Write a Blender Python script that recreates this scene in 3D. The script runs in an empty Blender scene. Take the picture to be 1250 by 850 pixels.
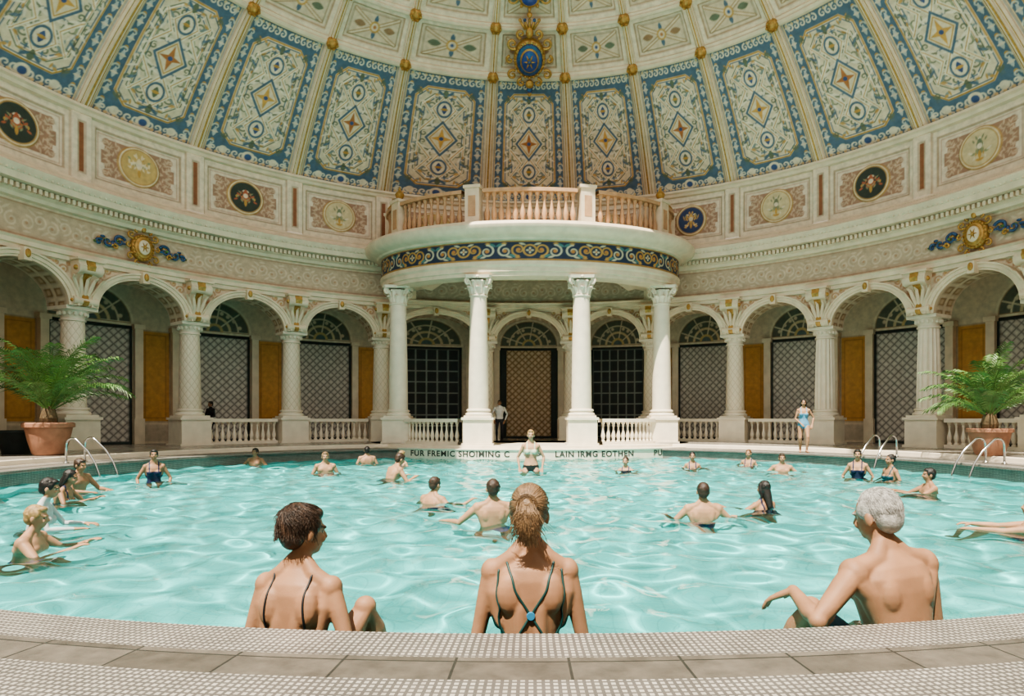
import bpy, bmesh, math, random
import numpy as np
from mathutils import Vector, Matrix, noise
from mathutils.bvhtree import BVHTree
random.seed(4); np.random.seed(4)
CY=13.2
D2R=math.pi/180
ACOL=[-93,-79.5,-66,-52,-38,-24.3,-7.3,6.9,20,33,46,59.3,72.5,85.5,98.5]
NB=len(ACOL)-1
AALL=ACOL+[98.5+168.5*k/12 for k in range(1,12)]+[267]
WZ=-0.3; FLZ=-1.15; RP=10.13; DK=0.12
sc=bpy.context.scene
try:
    sc.view_settings.view_transform='AgX'; sc.view_settings.look='AgX - Medium High Contrast'; sc.view_settings.exposure=0.5
except Exception as e: print('view',e)
def P(r,a,z):
    return (r*math.sin(a*D2R), CY+r*math.cos(a*D2R), z)

# ---------------------------------------------------------------- materials
def newmat(name):
    m=bpy.data.materials.new(name); m.use_nodes=True
    nt=m.node_tree; b=nt.nodes['Principled BSDF']
    return m,nt,b
def mat(name,col,rough=0.6,metal=0.0,ns=6.0,amt=0.12,bump=0.0,bs=40.0,spec=None):
    m,nt,b=newmat(name)
    tc=nt.nodes.new('ShaderNodeTexCoord')
    n=nt.nodes.new('ShaderNodeTexNoise'); n.inputs['Scale'].default_value=ns; n.inputs['Detail'].default_value=5
    nt.links.new(tc.outputs['Object'],n.inputs['Vector'])
    r=nt.nodes.new('ShaderNodeValToRGB')
    c=np.array(col)
    r.color_ramp.elements[0].position=0.3; r.color_ramp.elements[1].position=0.7
    r.color_ramp.elements[0].color=(*np.clip(c*(1-amt),0,1),1)
    r.color_ramp.elements[1].color=(*np.clip(c*(1+amt),0,1),1)
    nt.links.new(n.outputs['Fac'],r.inputs['Fac']); nt.links.new(r.outputs['Color'],b.inputs['Base Color'])
    b.inputs['Roughness'].default_value=rough; b.inputs['Metallic'].default_value=metal
    if bump>0:
        n2=nt.nodes.new('ShaderNodeTexNoise'); n2.inputs['Scale'].default_value=bs; n2.inputs['Detail'].default_value=4
        nt.links.new(tc.outputs['Object'],n2.inputs['Vector'])
        bp=nt.nodes.new('ShaderNodeBump'); bp.inputs['Strength'].default_value=bump; bp.inputs['Distance'].default_value=0.01
        nt.links.new(n2.outputs['Fac'],bp.inputs['Height']); nt.links.new(bp.outputs['Normal'],b.inputs['Normal'])
    return m
def mat_vcol(name,rough=0.6,amt=0.15,ns=8.0,skin=False):
    m,nt,b=newmat(name)
    at=nt.nodes.new('ShaderNodeVertexColor'); at.layer_name='Col'
    tc=nt.nodes.new('ShaderNodeTexCoord')
    n=nt.nodes.new('ShaderNodeTexNoise'); n.inputs['Scale'].default_value=ns; n.inputs['Detail'].default_value=5
    nt.links.new(tc.outputs['Object'],n.inputs['Vector'])
    mr=nt.nodes.new('ShaderNodeMapRange'); mr.inputs['From Min'].default_value=0.3; mr.inputs['From Max'].default_value=0.7
    mr.inputs['To Min'].default_value=1-amt; mr.inputs['To Max'].default_value=1+amt
    nt.links.new(n.outputs['Fac'],mr.inputs['Value'])
    vm=nt.nodes.new('ShaderNodeVectorMath'); vm.operation='SCALE'
    nt.links.new(at.outputs['Color'],vm.inputs[0]); nt.links.new(mr.outputs['Result'],vm.inputs['Scale'])
    nt.links.new(vm.outputs['Vector'],b.inputs['Base Color'])
    b.inputs['Roughness'].default_value=rough
    if skin:
        r2=nt.nodes.new('ShaderNodeMapRange'); r2.inputs['To Min'].default_value=.42; r2.inputs['To Max'].default_value=.75
        n2=nt.nodes.new('ShaderNodeTexNoise'); n2.inputs['Scale'].default_value=9; n2.inputs['Detail'].default_value=6
        nt.links.new(tc.outputs['Object'],n2.inputs['Vector']); nt.links.new(n2.outputs['Fac'],r2.inputs['Value']); nt.links.new(r2.outputs['Result'],b.inputs['Roughness'])
        n3=nt.nodes.new('ShaderNodeTexNoise'); n3.inputs['Scale'].default_value=160; n3.inputs['Detail'].default_value=3
        nt.links.new(tc.outputs['Object'],n3.inputs['Vector'])
        bp=nt.nodes.new('ShaderNodeBump'); bp.inputs['Strength'].default_value=.35; bp.inputs['Distance'].default_value=.002
        nt.links.new(n3.outputs['Fac'],bp.inputs['Height']); nt.links.new(bp.outputs['Normal'],b.inputs['Normal'])
        b.inputs['Specular IOR Level'].default_value=.35
        b.inputs['Subsurface Weight'].default_value=.10; b.inputs['Subsurface Radius'].default_value=(.015,.007,.004); b.inputs['Subsurface Scale'].default_value=1.0
    return m
CREAM=(0.72,0.61,0.46)
GOLD=(0.50,0.29,0.08)
M_stone=mat('cream_stone',CREAM,0.55,0,3,0.10,0.15,30)
M_white=mat('white_marble',(0.80,0.72,0.59),0.4,0,3,0.08,0.05,30)
M_gold=mat('gilding',(0.47,0.28,0.09),0.45,0.5,12,0.25,0.2,60)
M_terra=mat('terracotta',(0.33,0.16,0.10),0.65,0,5,0.2,0.2,20)
M_balu=mat('tan_marble',(0.50,0.31,0.18),0.5,0,5,0.15)
M_blue=mat('blue_enamel',(0.03,0.07,0.26),0.3,0,12,0.25)
M_dark=mat('dark_bronze',(0.03,0.04,0.04),0.5,0.2,5,0.2)
M_steel=mat('polished_steel',(0.6,0.6,0.6),0.15,1.0,5,0.03)
M_text=mat('inlaid_lettering',(0.04,0.04,0.035),0.6)
M_paint=mat_vcol('painted_fresco',0.6,0.14,6)
M_skin=mat_vcol('skin_and_cloth',0.45,0.14,7,True)
M_leaf=mat('palm_leaf',(0.09,0.18,0.045),0.45,0,3,0.45)
M_stem=mat('palm_trunk',(0.12,0.08,0.04),0.8,0,10,0.3,0.5,20)

def col_mat():
    m,nt,b=newmat('lattice_carved_marble')
    tc=nt.nodes.new('ShaderNodeTexCoord'); sp=nt.nodes.new('ShaderNodeSeparateXYZ')
    nt.links.new(tc.outputs['Object'],sp.inputs[0])
    def M(op,a,b_=None):
        n=nt.nodes.new('ShaderNodeMath'); n.operation=op
        for i,v in enumerate((a,b_)):
            if v is None: continue
            if isinstance(v,(int,float)): n.inputs[i].default_value=v
            else: nt.links.new(v,n.inputs[i])
        return n.outputs[0]
    ang=M('ARCTAN2',sp.outputs['Y'],sp.outputs['X'])
    a5=M('MULTIPLY',ang,5); z=M('MULTIPLY',sp.outputs['Z'],11)
    s1=M('ABSOLUTE',M('SINE',M('ADD',a5,z))); s2=M('ABSOLUTE',M('SINE',M('SUBTRACT',a5,z)))
    mn=M('MINIMUM',s1,s2)
    ln=M('LESS_THAN',mn,0.14)
    mix=nt.nodes.new('ShaderNodeMix'); mix.data_type='RGBA'
    mix.inputs[6].default_value=(0.78,0.69,0.55,1); mix.inputs[7].default_value=(0.58,0.49,0.36,1)
    nt.links.new(ln,mix.inputs[0]); nt.links.new(mix.outputs[2],b.inputs['Base Color'])
    bp=nt.nodes.new('ShaderNodeBump'); bp.inputs['Distance'].default_value=0.02; bp.inputs['Strength'].default_value=0.5
    nt.links.new(mn,bp.inputs['Height']); nt.links.new(bp.outputs['Normal'],b.inputs['Normal'])
    b.inputs['Roughness'].default_value=0.5
    return m
M_lat=col_mat()

def tile_mat(name,c1,c2,mort,w,h,ms,rough=0.4,offset=0.0,bump=0.3,nlo=.82,nhi=1.12,nsc=3):
    m,nt,b=newmat(name)
    uv=nt.nodes.new('ShaderNodeUVMap'); uv.uv_map='UVMap'
    br=nt.nodes.new('ShaderNodeTexBrick'); br.offset=offset; br.squash=1.0
    br.inputs['Color1'].default_value=(*c1,1); br.inputs['Color2'].default_value=(*c2,1); br.inputs['Mortar'].default_value=(*mort,1)
    br.inputs['Scale'].default_value=1.0; br.inputs['Brick Width'].default_value=w; br.inputs['Row Height'].default_value=h
    br.inputs['Mortar Size'].default_value=ms; br.inputs['Mortar Smooth'].default_value=0.1
    nt.links.new(uv.outputs['UV'],br.inputs['Vector'])
    n=nt.nodes.new('ShaderNodeTexNoise'); n.inputs['Scale'].default_value=nsc; n.inputs['Detail'].default_value=10; n.inputs['Roughness'].default_value=.65
    nt.links.new(uv.outputs['UV'],n.inputs['Vector'])
    mr=nt.nodes.new('ShaderNodeMapRange'); mr.inputs['From Min'].default_value=0.3; mr.inputs['From Max'].default_value=0.7
    mr.inputs['To Min'].default_value=nlo; mr.inputs['To Max'].default_value=nhi
    nt.links.new(n.outputs['Fac'],mr.inputs['Value'])
    vm=nt.nodes.new('ShaderNodeVectorMath'); vm.operation='SCALE'
    nt.links.new(br.outputs['Color'],vm.inputs[0]); nt.links.new(mr.outputs['Result'],vm.inputs['Scale'])
    nt.links.new(vm.outputs['Vector'],b.inputs['Base Color'])
    bp=nt.nodes.new('ShaderNodeBump'); bp.invert=True; bp.inputs['Strength'].default_value=bump; bp.inputs['Distance'].default_value=0.005
    nt.links.new(br.outputs['Fac'],bp.inputs['Height']); nt.links.new(bp.outputs['Normal'],b.inputs['Normal'])
    b.inputs['Roughness'].default_value=rough
    return m
M_mosaic=tile_mat('rim_mosaic',(0.47,0.44,0.39),(0.36,0.335,0.295),(0.12,0.11,0.10),0.030,0.034,0.007,nlo=.7,nhi=1.1)
M_slab=tile_mat('dark_slab',(0.13,0.115,0.095),(0.085,0.075,0.06),(0.03,0.03,0.025),0.46,0.5,0.006,0.5,nlo=.6,nhi=1.3,nsc=8)
M_deck=tile_mat('deck_tiles',(0.36,0.33,0.28),(0.30,0.27,0.23),(0.12,0.11,0.1),0.7,0.6,0.01,0.25,0.5)
M_pool=tile_mat('pool_tiles',(0.13,0.58,0.58),(0.12,0.55,0.555),(0.10,0.47,0.48),0.15,0.15,0.006,0.5,nlo=.92,nhi=1.06,nsc=1)

# ---------------------------------------------------------------- mesh builder
class MB:
    def __init__(s): s.v=[]; s.f=[]; s.m=[]; s.uv=None
    def add(s,V,F,mi=0,M=None):
        o=len(s.v)
        if M is not None: V=[tuple(M@Vector(p)) for p in V]
        s.v.extend([tuple(p) for p in V]); s.f.extend([tuple(i+o for i in f) for f in F]); s.m.extend([mi]*len(F))
    def box(s,c,d,mi=0,M=None):
        x,y,z=[k/2 for k in d]
        V=[(c[0]+i*x,c[1]+j*y,c[2]+k*z) for i in(-1,1) for j in(-1,1) for k in(-1,1)]
        F=[(0,1,3,2),(4,6,7,5),(0,4,5,1),(2,3,7,6),(0,2,6,4),(1,5,7,3)]
        s.add(V,F,mi,M)
    def lathe(s,prof,c=(0,0,0),n=24,mi=0,M=None,flute=0,fd=0.0):
        V=[];F=[]
        for (r,z) in prof:
            for i in range(n):
                a=2*math.pi*i/n; rr=r
                if flute and r>0: rr=r-fd*abs(math.sin(a*flute/2))
                V.append((c[0]+rr*math.cos(a),c[1]+rr*math.sin(a),c[2]+z))
        for j in range(len(prof)-1):
            for i in range(n):
                i2=(i+1)%n
                F.append((j*n+i,j*n+i2,(j+1)*n+i2,(j+1)*n+i))
        F.append(tuple(range(n-1,-1,-1))); F.append(tuple((len(prof)-1)*n+i for i in range(n)))
        s.add(V,F,mi,M)
    def sph(s,c,r,mi=0,M=None,n=12,m=8):
        if not hasattr(r,'__len__'): r=(r,r,r)
        V=[(c[0],c[1],c[2]-r[2])];F=[]
        for j in range(1,m):
            t=math.pi*j/m
            for i in range(n):
                a=2*math.pi*i/n
                V.append((c[0]+r[0]*math.sin(t)*math.cos(a),c[1]+r[1]*math.sin(t)*math.sin(a),c[2]-r[2]*math.cos(t)))
        V.append((c[0],c[1],c[2]+r[2])); L=len(V)-1
        for i in range(n):
            F.append((0,1+(i+1)%n,1+i)); F.append((L,L-n+i,L-n+(i+1)%n))
        for j in range(m-2):
            for i in range(n):
                a=1+j*n+i;b=1+j*n+(i+1)%n
                F.append((a,b,b+n,a+n))
        s.add(V,F,mi,M)
    def tube(s,pts,rads,n=8,mi=0,M=None,flat=1.0):
        pts=[Vector(p) for p in pts]
        if not hasattr(rads,'__len__'): rads=[rads]*len(pts)
        V=[];F=[]; up=None
        for k,p in enumerate(pts):
            d=(pts[min(k+1,len(pts)-1)]-pts[max(k-1,0)]).normalized()
            if up is None:
                up=Vector((0,0,1)) if abs(d.z)<0.9 else Vector((0,1,0))
            x=d.cross(up).normalized(); y=x.cross(d).normalized(); up=y
            for i in range(n):
                a=2*math.pi*i/n
                V.append(tuple(p+x*rads[k]*math.cos(a)+y*rads[k]*flat*math.sin(a)))
        for k in range(len(pts)-1):
            for i in range(n):
                i2=(i+1)%n
                F.append((k*n+i,k*n+i2,(k+1)*n+i2,(k+1)*n+i))
        F.append(tuple(range(n-1,-1,-1))); F.append(tuple((len(pts)-1)*n+i for i in range(n)))
        s.add(V,F,mi,M)
    def obj(s,name,mats,smooth=False,parent=None,auto=None):
        me=bpy.data.meshes.new(name); me.from_pydata(s.v,[],s.f); me.update()
        for m in mats: me.materials.append(m)
        me.polygons.foreach_set('material_index',s.m)
        if smooth or auto:
            me.polygons.foreach_set('use_smooth',[True]*len(s.f))
        bm=bmesh.new(); bm.from_mesh(me); bmesh.ops.recalc_face_normals(bm,faces=bm.faces); bm.to_mesh(me); bm.free()
        if auto:
            try: me.set_sharp_from_angle(angle=auto*D2R)
            except Exception: pass
        ob=bpy.data.objects.new(name,me); sc.collection.objects.link(ob)
        if parent: ob.parent=parent
        return ob
def sweep_path(mb,pathfn,ts,prof,mi=0):
    n=len(prof);V=[];F=[]
    for t in ts:
        for (o,z) in prof:
            x,y=pathfn(t,o); V.append((x,y,z))
    for k in range(len(ts)-1):
        for j in range(n-1):
            F.append((k*n+j,(k+1)*n+j,(k+1)*n+j+1,k*n+j+1))
    mb.add(V,F,mi)
ringp=lambda a,r:(r*math.sin(a*D2R),CY+r*math.cos(a*D2R))
EA,EB,EY=5.35,3.2,25.5
ellp=lambda t,o:((EA+o)*math.sin(t*D2R),EY-(EB+o)*math.cos(t*D2R))

# ---------------------------------------------------------------- painted grid surfaces
class VM:
    def __init__(s): s.V=[];s.C=[];s.F=[];s.n=0
    def grid(s,Pt,C):
        ny,nx,_=Pt.shape
        idx=np.arange(ny*nx).reshape(ny,nx)+s.n
        f=np.stack([idx[:-1,:-1],idx[:-1,1:],idx[1:,1:],idx[1:,:-1]],-1).reshape(-1,4)
        s.V.append(Pt.reshape(-1,3)); s.C.append(np.broadcast_to(C,Pt.shape).reshape(-1,3)); s.F.append(f); s.n+=ny*nx
    def obj(s,name,mat_,smooth=True,parent=None):
        V=np.concatenate(s.V).astype(np.float32);C=np.concatenate(s.C);F=np.concatenate(s.F).astype(np.int32)
        me=bpy.data.meshes.new(name)
        me.vertices.add(len(V)); me.vertices.foreach_set('co',V.ravel())
        me.loops.add(F.size); me.loops.foreach_set('vertex_index',F.ravel())
        me.polygons.add(len(F)); me.polygons.foreach_set('loop_start',np.arange(len(F),dtype=np.int32)*4)
        me.update(calc_edges=True); me.validate()
        if smooth: me.polygons.foreach_set('use_smooth',np.ones(len(me.polygons),dtype=bool))
        ca=me.color_attributes.new('Col','FLOAT_COLOR','POINT')
        rgba=np.ones((len(V),4),dtype=np.float32); rgba[:,:3]=np.clip(C,0,1)
        ca.data.foreach_set('color',rgba.ravel())
        me.materials.append(mat_)
        ob=bpy.data.objects.new(name,me); sc.collection.objects.link(ob)
        if parent: ob.parent=parent
        return ob
class CV:
    def __init__(s,X,Y,base,px):
        s.X=X;s.Y=Y;s.C=np.ones(X.shape+(3,))*np.array(base);s.px=px
        s.x=np.abs(X);s.y=Y
    def fill(s,d,col,a=1.0):
        al=(np.clip(0.5-d/s.px,0,1)*a)[...,None]
        s.C=s.C*(1-al)+np.array(col)*al
    def line(s,d,w,col,a=1.0): s.fill(np.abs(d)-w,col,a)
    def circ(s,cx,cy,r,ry=None):
        ry=ry or r
        return (np.sqrt(((s.x-cx)/r)**2+((s.y-cy)/ry)**2)-1)*min(r,ry)
    def rect(s,hx,hy,cx=0,cy=0): return np.maximum(np.abs(s.x-cx)-hx,np.abs(s.y-cy)-hy)
    def stroke(s,pts,w,col,a=1.0):
        d=np.full(s.x.shape,1e9); L=len(pts)
        for k in range(L-1):
            ax,ay=pts[k];bx,by=pts[k+1];dx,dy=bx-ax,by-ay;l2=dx*dx+dy*dy+1e-12
            t=np.clip(((s.x-ax)*dx+(s.y-ay)*dy)/l2,0,1)
            ww=w*(1-0.55*k/L)
            d=np.minimum(d,np.hypot(s.x-ax-t*dx,s.y-ay-t*dy)-ww)
        s.fill(d,col,a)
    def leaf(s,cx,cy,ang,L,W,col,a=1.0):
        c,n=math.cos(ang),math.sin(ang)
        u=(s.x-cx)*c+(s.y-cy)*n;v=-(s.x-cx)*n+(s.y-cy)*c
        d=np.where(np.abs(u)<L,np.abs(v)-W*(1-(u/L)**2),np.hypot(np.abs(u)-L,v))
        s.fill(d,col,a)
def spiral(cx,cy,r,a0,turns,dirn=1,n=26,ex=1.0):
    out=[]
    for k in range(n):
        t=k/(n-1);rr=r*(1-t*0.85);a=a0+dirn*turns*2*math.pi*t
        out.append((cx+rr*math.cos(a)*ex,cy+rr*math.sin(a)))
    return out
TEAL=(0.085,0.145,0.22);BLUE=(0.05,0.09,0.23);GRN=(0.135,0.16,0.11);RUST=(0.42,0.17,0.06);NAVY=(0.014,0.030,0.072)
LC=(0.74,0.63,0.49)
def dome_tpl(nx,ny,var):
    X,Y=np.meshgrid(np.linspace(-1,1,nx),np.linspace(-1.75,1.75,ny))
    c=CV(X,Y,LC,2.2/nx)
    outer=c.rect(.95,1.72); inner=np.maximum(c.rect(.70,1.36),(np.abs(X)+np.abs(Y)-1.80)*.7)
    c.fill(outer,TEAL); c.line(outer+.03,.014,(0.66,0.50,0.30))
    yy=np.abs(Y)
    rng=random.Random(5)
    for k in range(9):
        y=-1.55+k*.39
        c.leaf(.82,y,1.57,.12,.042,(0.46,0.49,0.48)); c.leaf(.82,y,0,.08,.03,(0.64,0.57,0.46)); c.fill(c.circ(.82,y+.19,.04),GOLD)
        c.stroke(spiral(.82,y+.12,.08,0,.9,1,12),.016,(0.54,0.55,0.50))
    for k in range(5):
        for sy in(-1,1):
            c.stroke(spiral(.12+k*.16,sy*1.54,.09,1.57*sy,1,1,12),.020,(0.70,0.64,0.52)); c.fill(c.circ(.2+k*.16,sy*1.62,.035),(0.66,.5,.28))
    c.fill(c.circ(0,-1.54,.14),(0.70,0.62,0.48)); c.fill(c.circ(0,-1.54,.08),BLUE); c.fill(c.circ(.55,-1.52,.09),(.70,.63,.5)); 
    c.fill(inner,LC); c.line(inner+.02,.018,GOLD); c.line(inner+.07,.014,TEAL)
    c.fill(inner+.10,(0.68,0.59,0.44))
    tri=np.maximum(np.maximum(c.x-.66,yy-1.32),1.86-(c.x+yy)); c.fill(tri,(0.10,.15,.19)); c.leaf(.58,1.26,.8,.05,.02,GOLD)
    c.y=yy
    o2=np.maximum(c.rect(.50,1.14),(np.abs(X)+yy-1.38)*.7)
    c.line(o2,.040,(0.78,0.71,0.59)); c.line(o2-.045,.012,GRN); c.line(o2+.045,.014,TEAL); c.line(o2,.008,GOLD)
    for (cx,cy,r,a0,t,d) in [(.36,.42,.15,2.4,1.2,1),(.30,.86,.13,-1.2,1.3,-1),(.17,.62,.10,0,1.2,1),(.15,1.02,.09,3.1,1.1,1),(.40,.12,.09,1.6,1.1,-1),(.60,1.16,.07,0,1.2,1),(.59,.3,.06,1.5,1,-1),(.59,.75,.06,-1.5,1,1)]:
        c.stroke(spiral(cx,cy,r,a0,t,d),.024,GRN,.9)
    for k in range(44):
        c.leaf(rng.uniform(.04,.62),rng.uniform(.05,1.25),rng.uniform(0,3.14),rng.uniform(.05,.11),rng.uniform(.018,.032),rng.choice([GRN,TEAL,(0.34,.34,.22),(0.2,.26,.28),GOLD,(0.78,.71,.6),(0.78,.71,.6)]),.9)
    for pts in ([(0,.42),(.26,.80),(0,1.14)],[(.5,.18),(.22,.55),(.5,.95)]):
        c.stroke(pts,.040,(0.78,.71,.58)); c.stroke(pts,.010,GOLD)
    dm=(c.x/.34+yy/.46-1)*.26
    c.fill(dm,(0.72,0.62,0.46)); c.line(dm,.026,TEAL); c.line(dm+.06,.012,GOLD)
    st=(np.minimum(c.x/.24+yy/.08,c.x/.08+yy/.30)-1)*.07
    c.fill(st,RUST if var==0 else (0.6,.34,.1)); c.fill(c.circ(0,0,.05),BLUE)
    c.line(c.circ(0,.80,.16,.2),.022,TEAL); c.fill(c.circ(0,.80,.13,.17),(0.74,.66,.52)); c.leaf(0,.8,1.57,.13,.06,BLUE if var else GRN); c.leaf(0,.8,0,.09,.035,GOLD)
    c.leaf(0,1.20,1.57,.12,.07,GRN); c.leaf(.11,1.22,.7,.10,.035,TEAL)
    rel=-0.03*np.clip(-outer/.02,0,1)+0.02*np.clip(-inner/.02,0,1)+.03*np.clip(1-np.abs(o2)/.04,0,1)
    return c.C,rel
def coffer_tpl(nx,ny,var):
    X,Y=np.meshgrid(np.linspace(-1,1,nx),np.linspace(-.6,.6,ny))
    c=CV(X,Y,LC,2.2/nx); 
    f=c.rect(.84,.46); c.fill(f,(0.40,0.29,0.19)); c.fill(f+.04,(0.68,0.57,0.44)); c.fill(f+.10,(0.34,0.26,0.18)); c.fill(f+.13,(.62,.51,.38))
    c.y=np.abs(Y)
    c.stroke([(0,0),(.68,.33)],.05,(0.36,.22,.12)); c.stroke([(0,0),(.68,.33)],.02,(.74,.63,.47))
    c.leaf(.45,0,0,.18,.09,GRN if var else (0.3,.18,.1)); c.leaf(0,.2,1.57,.12,.06,TEAL)
    c.fill(c.circ(0,0,.15),GOLD); c.fill(c.circ(0,0,.10),(0.66,.57,.44)); c.fill(c.circ(0,0,.05),BLUE if var else RUST)
    rel=-.08*np.clip(-f/.03,0,1)+.03*np.clip(-(f+.1)/.02,0,1)
    return c.C,rel
def attic_tpl(nx,ny,var,w=1.7,h=.95):
    X,Y=np.meshgrid(np.linspace(-w,w,nx),np.linspace(-h,h,ny))
    c=CV(X,Y,(0.74,0.64,0.50),2*w/nx*1.1)
    p=c.rect(1.25,.74); c.line(p,.03,(0.44,.34,.24)); c.fill(p+.03,(0.72,0.62,0.50)); c.line(p+.08,.012,(0.46,.28,.18))
    c.y=np.abs(Y)
    g=np.minimum(np.minimum(c.rect(.98,.34),c.rect(.86,.56)),c.rect(1.08,.2))
    g=np.minimum(g,c.circ(.92,.46,.12))
    c.fill(g,(0.36,0.215,0.15))
    rng=random.Random(3)
    for k in range(24): c.leaf(rng.uniform(.55,1.02),rng.uniform(0,.5),rng.uniform(0,3.1),.09,.022,(0.56,.41,.30))
    ov=(np.sqrt((X/.63)**2+(Y/.62)**2)-1)*.55
    c.fill(ov,(0.46,0.29,0.10)); c.fill(ov+.035,(0.74,.64,.48)); c.fill(ov+.065,(.44,.27,.1)); ctr=[(0.54,0.38,0.16),(0.035,0.05,0.04),(0.60,0.50,0.31),(0.025,0.05,0.14)][var%4]
    c.fill(ov+.10,ctr)
    cc=[(0.72,.6,.4),(0.44,.12,.06),(0.18,.21,.13),(0.6,.38,.12)][var%4]
    rg=random.Random(11+var)
    for k in range(16):
        a=rg.uniform(0,6.28);r=rg.uniform(.08,.36); c.y=Y
        c.leaf(abs(r*math.cos(a)),r*math.sin(a),rg.uniform(0,3.1),rg.uniform(.05,.1),rg.uniform(.02,.04),rg.choice([cc,(0.7,.62,.48),(0.27,.28,.16),GOLD,cc]))
    c.leaf(0,.08,1.57,.20,.10,cc); c.fill(c.circ(0,.05,.08),(0.72,.62,.48)); c.leaf(0,-.2,1.57,.14,.05,GOLD)
    st=c.rect(.10,.74,1.70,0); c.line(st,.03,(0.5,.4,.3)); c.fill(st+.03,(0.27,0.105,0.05))
    c.line(c.x-1.40,.015,(0.48,.38,.27))
    rel=-.06*np.clip(-p/.03,0,1)+.05*np.clip(-ov/.03,0,1)+.10*np.clip((np.abs(X)-1.40)/.02,0,1)-.03*np.clip(-st/.02,0,1)
    return c.C,rel
def frieze_tpl(nx,ny,w=1.7,h=.52):
    X,Y=np.meshgrid(np.linspace(-w,w,nx),np.linspace(-h,h,ny))
    c=CV(X,Y,(0.48,0.37,0.27),2*w/nx*1.1)
    L=(0.60,0.49,0.37)
    for k in range(5):
        cx=.2+k*.34; s_=1 if k%2 else -1
        c.stroke(spiral(cx,s_*.06,.20,-s_*1.57,1.3,s_,24),.026,L); c.fill(c.circ(cx,s_*.06,.04),(0.42,.25,.16)); c.leaf(cx+.15,-s_*.24,.6*s_,.12,.035,L)
        c.leaf(cx,s_*.30,0,.1,.03,L)
    c.fill(-(c.rect(w*2,h-.07)),(0.72,.61,.46)); c.line(np.abs(Y)-(h-.1),.014,(0.36,.22,.14))
    return c.C
def pfrieze_tpl(nx,ny,w=.9,h=.31):
    X,Y=np.meshgrid(np.linspace(-w,w,nx),np.linspace(-h,h,ny))
    c=CV(X,Y,NAVY,2*w/nx*1.1)
    W=(0.55,0.52,0.38);T=(0.07,.20,.21)
    for (cx,s_) in((.30,1),(.66,-1)):
        c.stroke(spiral(cx,s_*.02,.20,-s_*1.57,1.4,s_,26),.028,GOLD if s_>0 else W); c.fill(c.circ(cx,s_*.02,.055),(0.5,.22,.06)); c.leaf(cx+.15,-s_*.17,.5*s_,.11,.04,T); c.leaf(cx-.1,s_*.2,.3,.1,.03,W); c.leaf(cx+.02,-s_*.22,0,.08,.025,GOLD)
    c.fill(c.circ(0,0,.19),GOLD); c.fill(c.circ(0,0,.14),NAVY); 
    for k in range(4): c.leaf(.06*math.cos(k*1.57-1.57),.06*math.sin(k*1.57-1.57),k*1.57-1.57,.05,.03,W)
    c.fill(c.circ(0,0,.03),RUST)
    c.line(np.abs(Y)-(h-.02),.022,GOLD)
    return c.C
def back_tpl(X,Y,kind):
    c=CV(X,Y,(0.64,0.54,0.40),.028)
    p=c.rect(.46,1.62,2.04,2.55); c.fill(p-.05,(0.46,.37,.25)); c.fill(p,(0.56,0.29,0.075)); c.line(p+.12,.02,(0.38,.18,.05))
    p2=c.rect(.46,.30,2.04,.5); c.fill(p2,(0.48,.4,.3))
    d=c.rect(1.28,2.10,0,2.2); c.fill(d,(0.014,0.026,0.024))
    i=c.rect(1.17,2.0,0,2.2)
    if kind=='lattice' or kind=='door':
        hw=1.17 if kind=='lattice' else .98
        i=c.rect(hw,1.98,0,2.2)
        base=(0.54,0.50,0.44) if kind=='lattice' else (0.56,0.42,0.27)
        ln=(0.18,0.165,0.145) if kind=='lattice' else (0.24,0.13,.06)
        c.fill(i,base)
        per=.29
        u=(X+Y)/per;v=(X-Y)/per
        lt=np.minimum(np.abs(u-np.round(u)),np.abs(v-np.round(v)))*per/1.414
        c.fill(np.maximum(lt-.020,i),ln)
        uu=np.abs(u-np.floor(u)-.5)+np.abs(v-np.floor(v)-.5)
        c.fill(np.maximum((uu-.24)*.1,i),(0.64,.60,.52) if kind=='lattice' else (0.70,.57,.4))
    else:
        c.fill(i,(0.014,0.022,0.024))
        gx=np.abs((c.x/.39)-np.round(c.x/.39))*.39; gy=np.abs(((Y-.2)/.5)-np.round((Y-.2)/.5))*.5
        c.fill(np.maximum(np.minimum(gx,gy)-.025,i),(0.28,.32,.28))
    lu=(np.hypot(X/1.22,np.maximum(Y-4.42,0)/1.1)-1)*1.1; lu=np.maximum(lu,4.42-Y)
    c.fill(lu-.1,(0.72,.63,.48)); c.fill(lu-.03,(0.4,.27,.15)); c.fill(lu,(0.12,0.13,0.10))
    rr=np.hypot(X,Y-4.42); th=np.arctan2(Y-4.42,X)
    c.fill(np.maximum(np.abs(rr-.55)-.05,lu),(0.64,.5,.3)); c.fill(np.maximum(np.abs(rr-.85)-.03,lu),(0.64,.56,.4))
    sp=np.abs(np.sin(th*4.5))*rr/4.5
    c.fill(np.maximum(sp-.025,lu),(0.68,.58,.42)); c.fill(np.maximum(rr-.3,lu),(0.55,.4,.18)); c.fill(np.maximum(rr-.2,lu),(0.1,.14,.14))
    for k in range(4):
        c.fill(np.maximum(c.circ(.25+.22*k,4.42+[.62,.52,.36,.12][k]+.08,.07),lu),(0.62,.52,.37))
    rel=np.clip(-np.maximum(d,-i)/.02,0,1)*.06-.05*np.clip(-i/.02,0,1)
    return c.C,rel

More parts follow.
